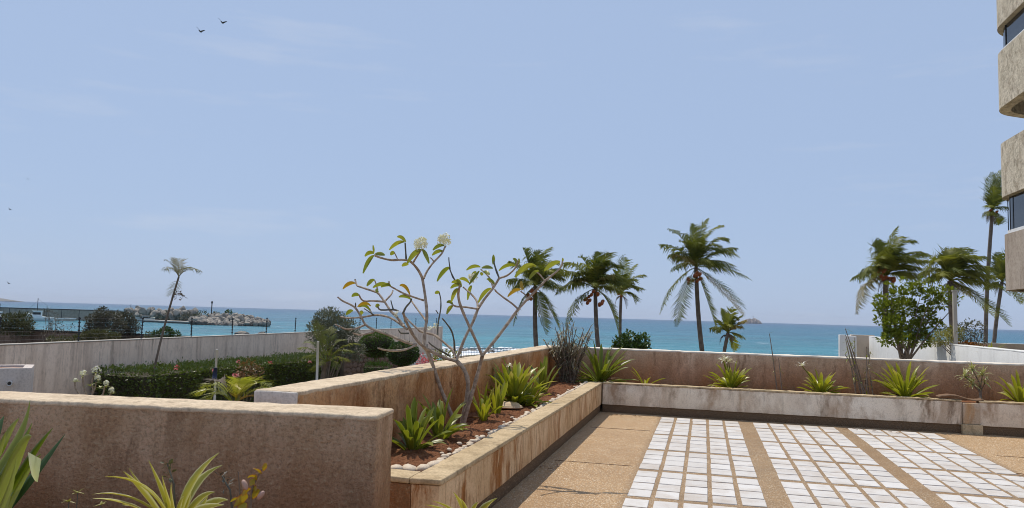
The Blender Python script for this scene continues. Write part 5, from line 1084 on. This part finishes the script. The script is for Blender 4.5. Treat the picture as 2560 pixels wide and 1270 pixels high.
# yellow variegated clump below the near wall
vr = at(435, 1335, 3.0); r = thing('variegated_lily', (vr.x, vr.y, vr.z), 'yellow and green striped clump in front of the near wall', 'plant')
for b, m_, t_, d1, w_ in (((430,1320),(380,1190),(262,1192),2.8,.05),((425,1320),(340,1210),(308,1178),3.0,.05),((432,1320),(405,1230),(371,1150),2.95,.045),((440,1320),(450,1200),(547,1132),2.9,.05),((445,1320),(470,1190),(556,1163),3.1,.045),((430,1320),(340,1220),(230,1236),2.7,.05),((425,1330),(340,1250),(232,1246),2.65,.05),((438,1320),(410,1250),(405,1188),2.8,.05),((440,1320),(420,1250),(428,1208),2.75,.04),((445,1320),(490,1230),(537,1230),2.9,.04),((450,1325),(520,1240),(570,1250),2.8,.05),((430,1325),(360,1240),(322,1170),3.1,.045),((440,1325),(470,1240),(478,1220),3.0,.035),((445,1325),(480,1260),(560,1262),2.7,.045),((430,1320),(330,1255),(305,1262),2.8,.05),((436,1320),(440,1260),(460,1240),2.8,.04),((432,1320),(395,1240),(352,1212),2.75,.05),((447,1330),(500,1270),(520,1240),2.8,.04)):
    traced(r, b, m_, t_, 3.0, d1, w_, 'variegated')
# dead flower stalks
for i, (b, t_, lab) in enumerate((((445,1275),(418,1158),'dark seed stalk rising from the striped clump'),((590,1275),(555,1190),'thin dark weed stem between the striped clump and the croton'))):
    a_, e = at(*b, 3.0), at(*t_, 3.05); o = thing('weed_stem', a_, lab, 'weed'); mb = MB(); mb.tube([(0, 0, -.1), (e-a_)*.5+Vector((.005, 0, .01)), e-a_], [.005, .004, .003], 5); mb.build('stem', M['darkbark'], o); mb = MB(); leaves(mb, [((e-a_)*.75, (.012, .012, .03)), ((e-a_), (.014, .014, .014))], 14, .03, random.Random(i)); mb.build('seed_head', M['darkbark'] if i else M['olive'], o)
# croton sprig
c_ = at(620, 1320, 3.0); r = thing('croton_sprig', c_, 'orange and green croton sprig in front of the near wall', 'plant'); mb = MB(); mb.tube([(0, 0, 0), at(632, 1215, 3.0)-c_, at(655, 1172, 3.0)-c_], [.006, .005, .003], 5); mb.tube([(0, 0, 0), at(600, 1240, 3.0)-c_, at(596, 1180, 3)-c_], [.005, .004, .002], 5); mb.build('stem', M['stem'], r)
for b, t_, w_ in (((650,1185),(632,1172),.035),((655,1175),(668,1160),.03),((640,1195),(618,1195),.035),((636,1200),(640,1190),.03),((625,1225),(605,1240),.035),((632,1225),(640,1228),.04),((620,1240),(585,1268),.05),((625,1245),(650,1225),.04),((610,1255),(600,1285),.05),((640,1200),(625,1215),.04),((600,1250),(575,1255),.03)):
    traced(r, b, ((b[0]+t_[0])/2, (b[1]+t_[1])/2-6), t_, 3, 2.97, w_, 'croton', 5)
for (px, py, a_) in ((652,1238,.7),(612,1212,-.5)): q = MB(); q.ball((0, 0, 0), (.011, .011, .022), 8, 6); o = q.build('bud', leafmat('pink_bud', (.55,.36,.28), (.5,.3,.24), .2, .6), r, True); o.location = at(px, py, 2.95)-c_; o.rotation_euler = (0, a_, 0)
# yellow blades at the bottom middle
c_ = at(1165, 1330, 3.6); r = thing('variegated_lily', c_, 'yellow blades poking into the bottom edge below the planter corner', 'plant')
for b, t_, w_ in (((1150,1300),(1060,1262),.03),((1160,1300),(1078,1252),.03),((1165,1300),(1133,1230),.04),((1170,1300),(1150,1245),.035),((1185,1300),(1232,1252),.04),((1180,1300),(1243,1245),.03),((1170,1300),(1195,1255),.03)): traced(r, b, ((b[0]+t_[0])/2, (b[1]+t_[1])/2-14), t_, 3.6, 3.5, w_, 'variegated')
# seedlings along the foot of the near wall
for i, (px, py, lab) in enumerate(((22,1250,'tiny pale seedling at the bottom left, nearest the crinum'),(192,1232,'tiny seedling at the foot of the near wall, right of the crinum'),(170,1255,'small two-leaved seedling at the bottom edge'),(250,1262,'small seedling left of the striped clump'))):
    p = at(px, py, 3.2); o = thing('seedling', (p.x, p.y, .42), lab, 'seedling'); h_ = p.z-.42; mb = MB(); mb.tube([(0, 0, 0), (.005, 0, h_)], .003, 4); mb.build('stem', M['darkbark'], o); mb = MB(); rnd = random.Random(i)
    for k in range(5): strip_leaf(mb, (.005, 0, h_), rnd.uniform(0, 6), R(rnd.uniform(-10, 50)), .03, .012, .6, 3, False)
    mb.build('foliage', M['yellowbush'], o)
# fallen leaves on the terrace
rnd = random.Random(33)
def fallen(x, y, lab):
    mb = MB(); strip_leaf(mb, (0, 0, 0), rnd.uniform(0, 6.28), R(12), rnd.uniform(.06, .11), .03, .9, 4, False, .3); o = mb.build('fallen_leaf', M['dryleaf'], None, True); o.location = (x, y, .012); tag(o, lab, 'leaf', 'dry leaves on the terrace floor')
for px, py in ((1545,1038),(1552,1040),(1590,1040),(1597,1043),(1655,1046),(2145,1075),(2160,1075),(2180,1078),(2205,1078),(2230,1080),(2250,1082),(2120,1073),(2540,1185),(2548,1188),(2555,1190),(1395,1165),(1370,1172),(1350,1168)): p = onz(px, py, .01); fallen(p.x, min(p.y, 12.9), 'small curled dry leaf on the terrace floor')

# ================================================================== SEA AIR
mb = MB(); mb.box(-11800, 11800, -1000, 11800, -16, 90)
hz = mb.build('haze', None)
hz.data.materials.clear(); hm = bpy.data.materials.new('sea_haze'); hm.use_nodes = True; ht = hm.node_tree; ht.nodes.clear()
ho = ht.nodes.new('ShaderNodeOutputMaterial'); pv = ht.nodes.new('ShaderNodeVolumePrincipled'); pv.inputs['Color'].default_value = (.86, .91, 1, 1); pv.inputs['Density'].default_value = .000048; pv.inputs['Anisotropy'].default_value = .0
ht.links.new(pv.outputs[0], ho.inputs['Volume']); hz.data.materials.append(hm); tag(hz, 'thin pale sea haze', 'haze', kind='stuff')
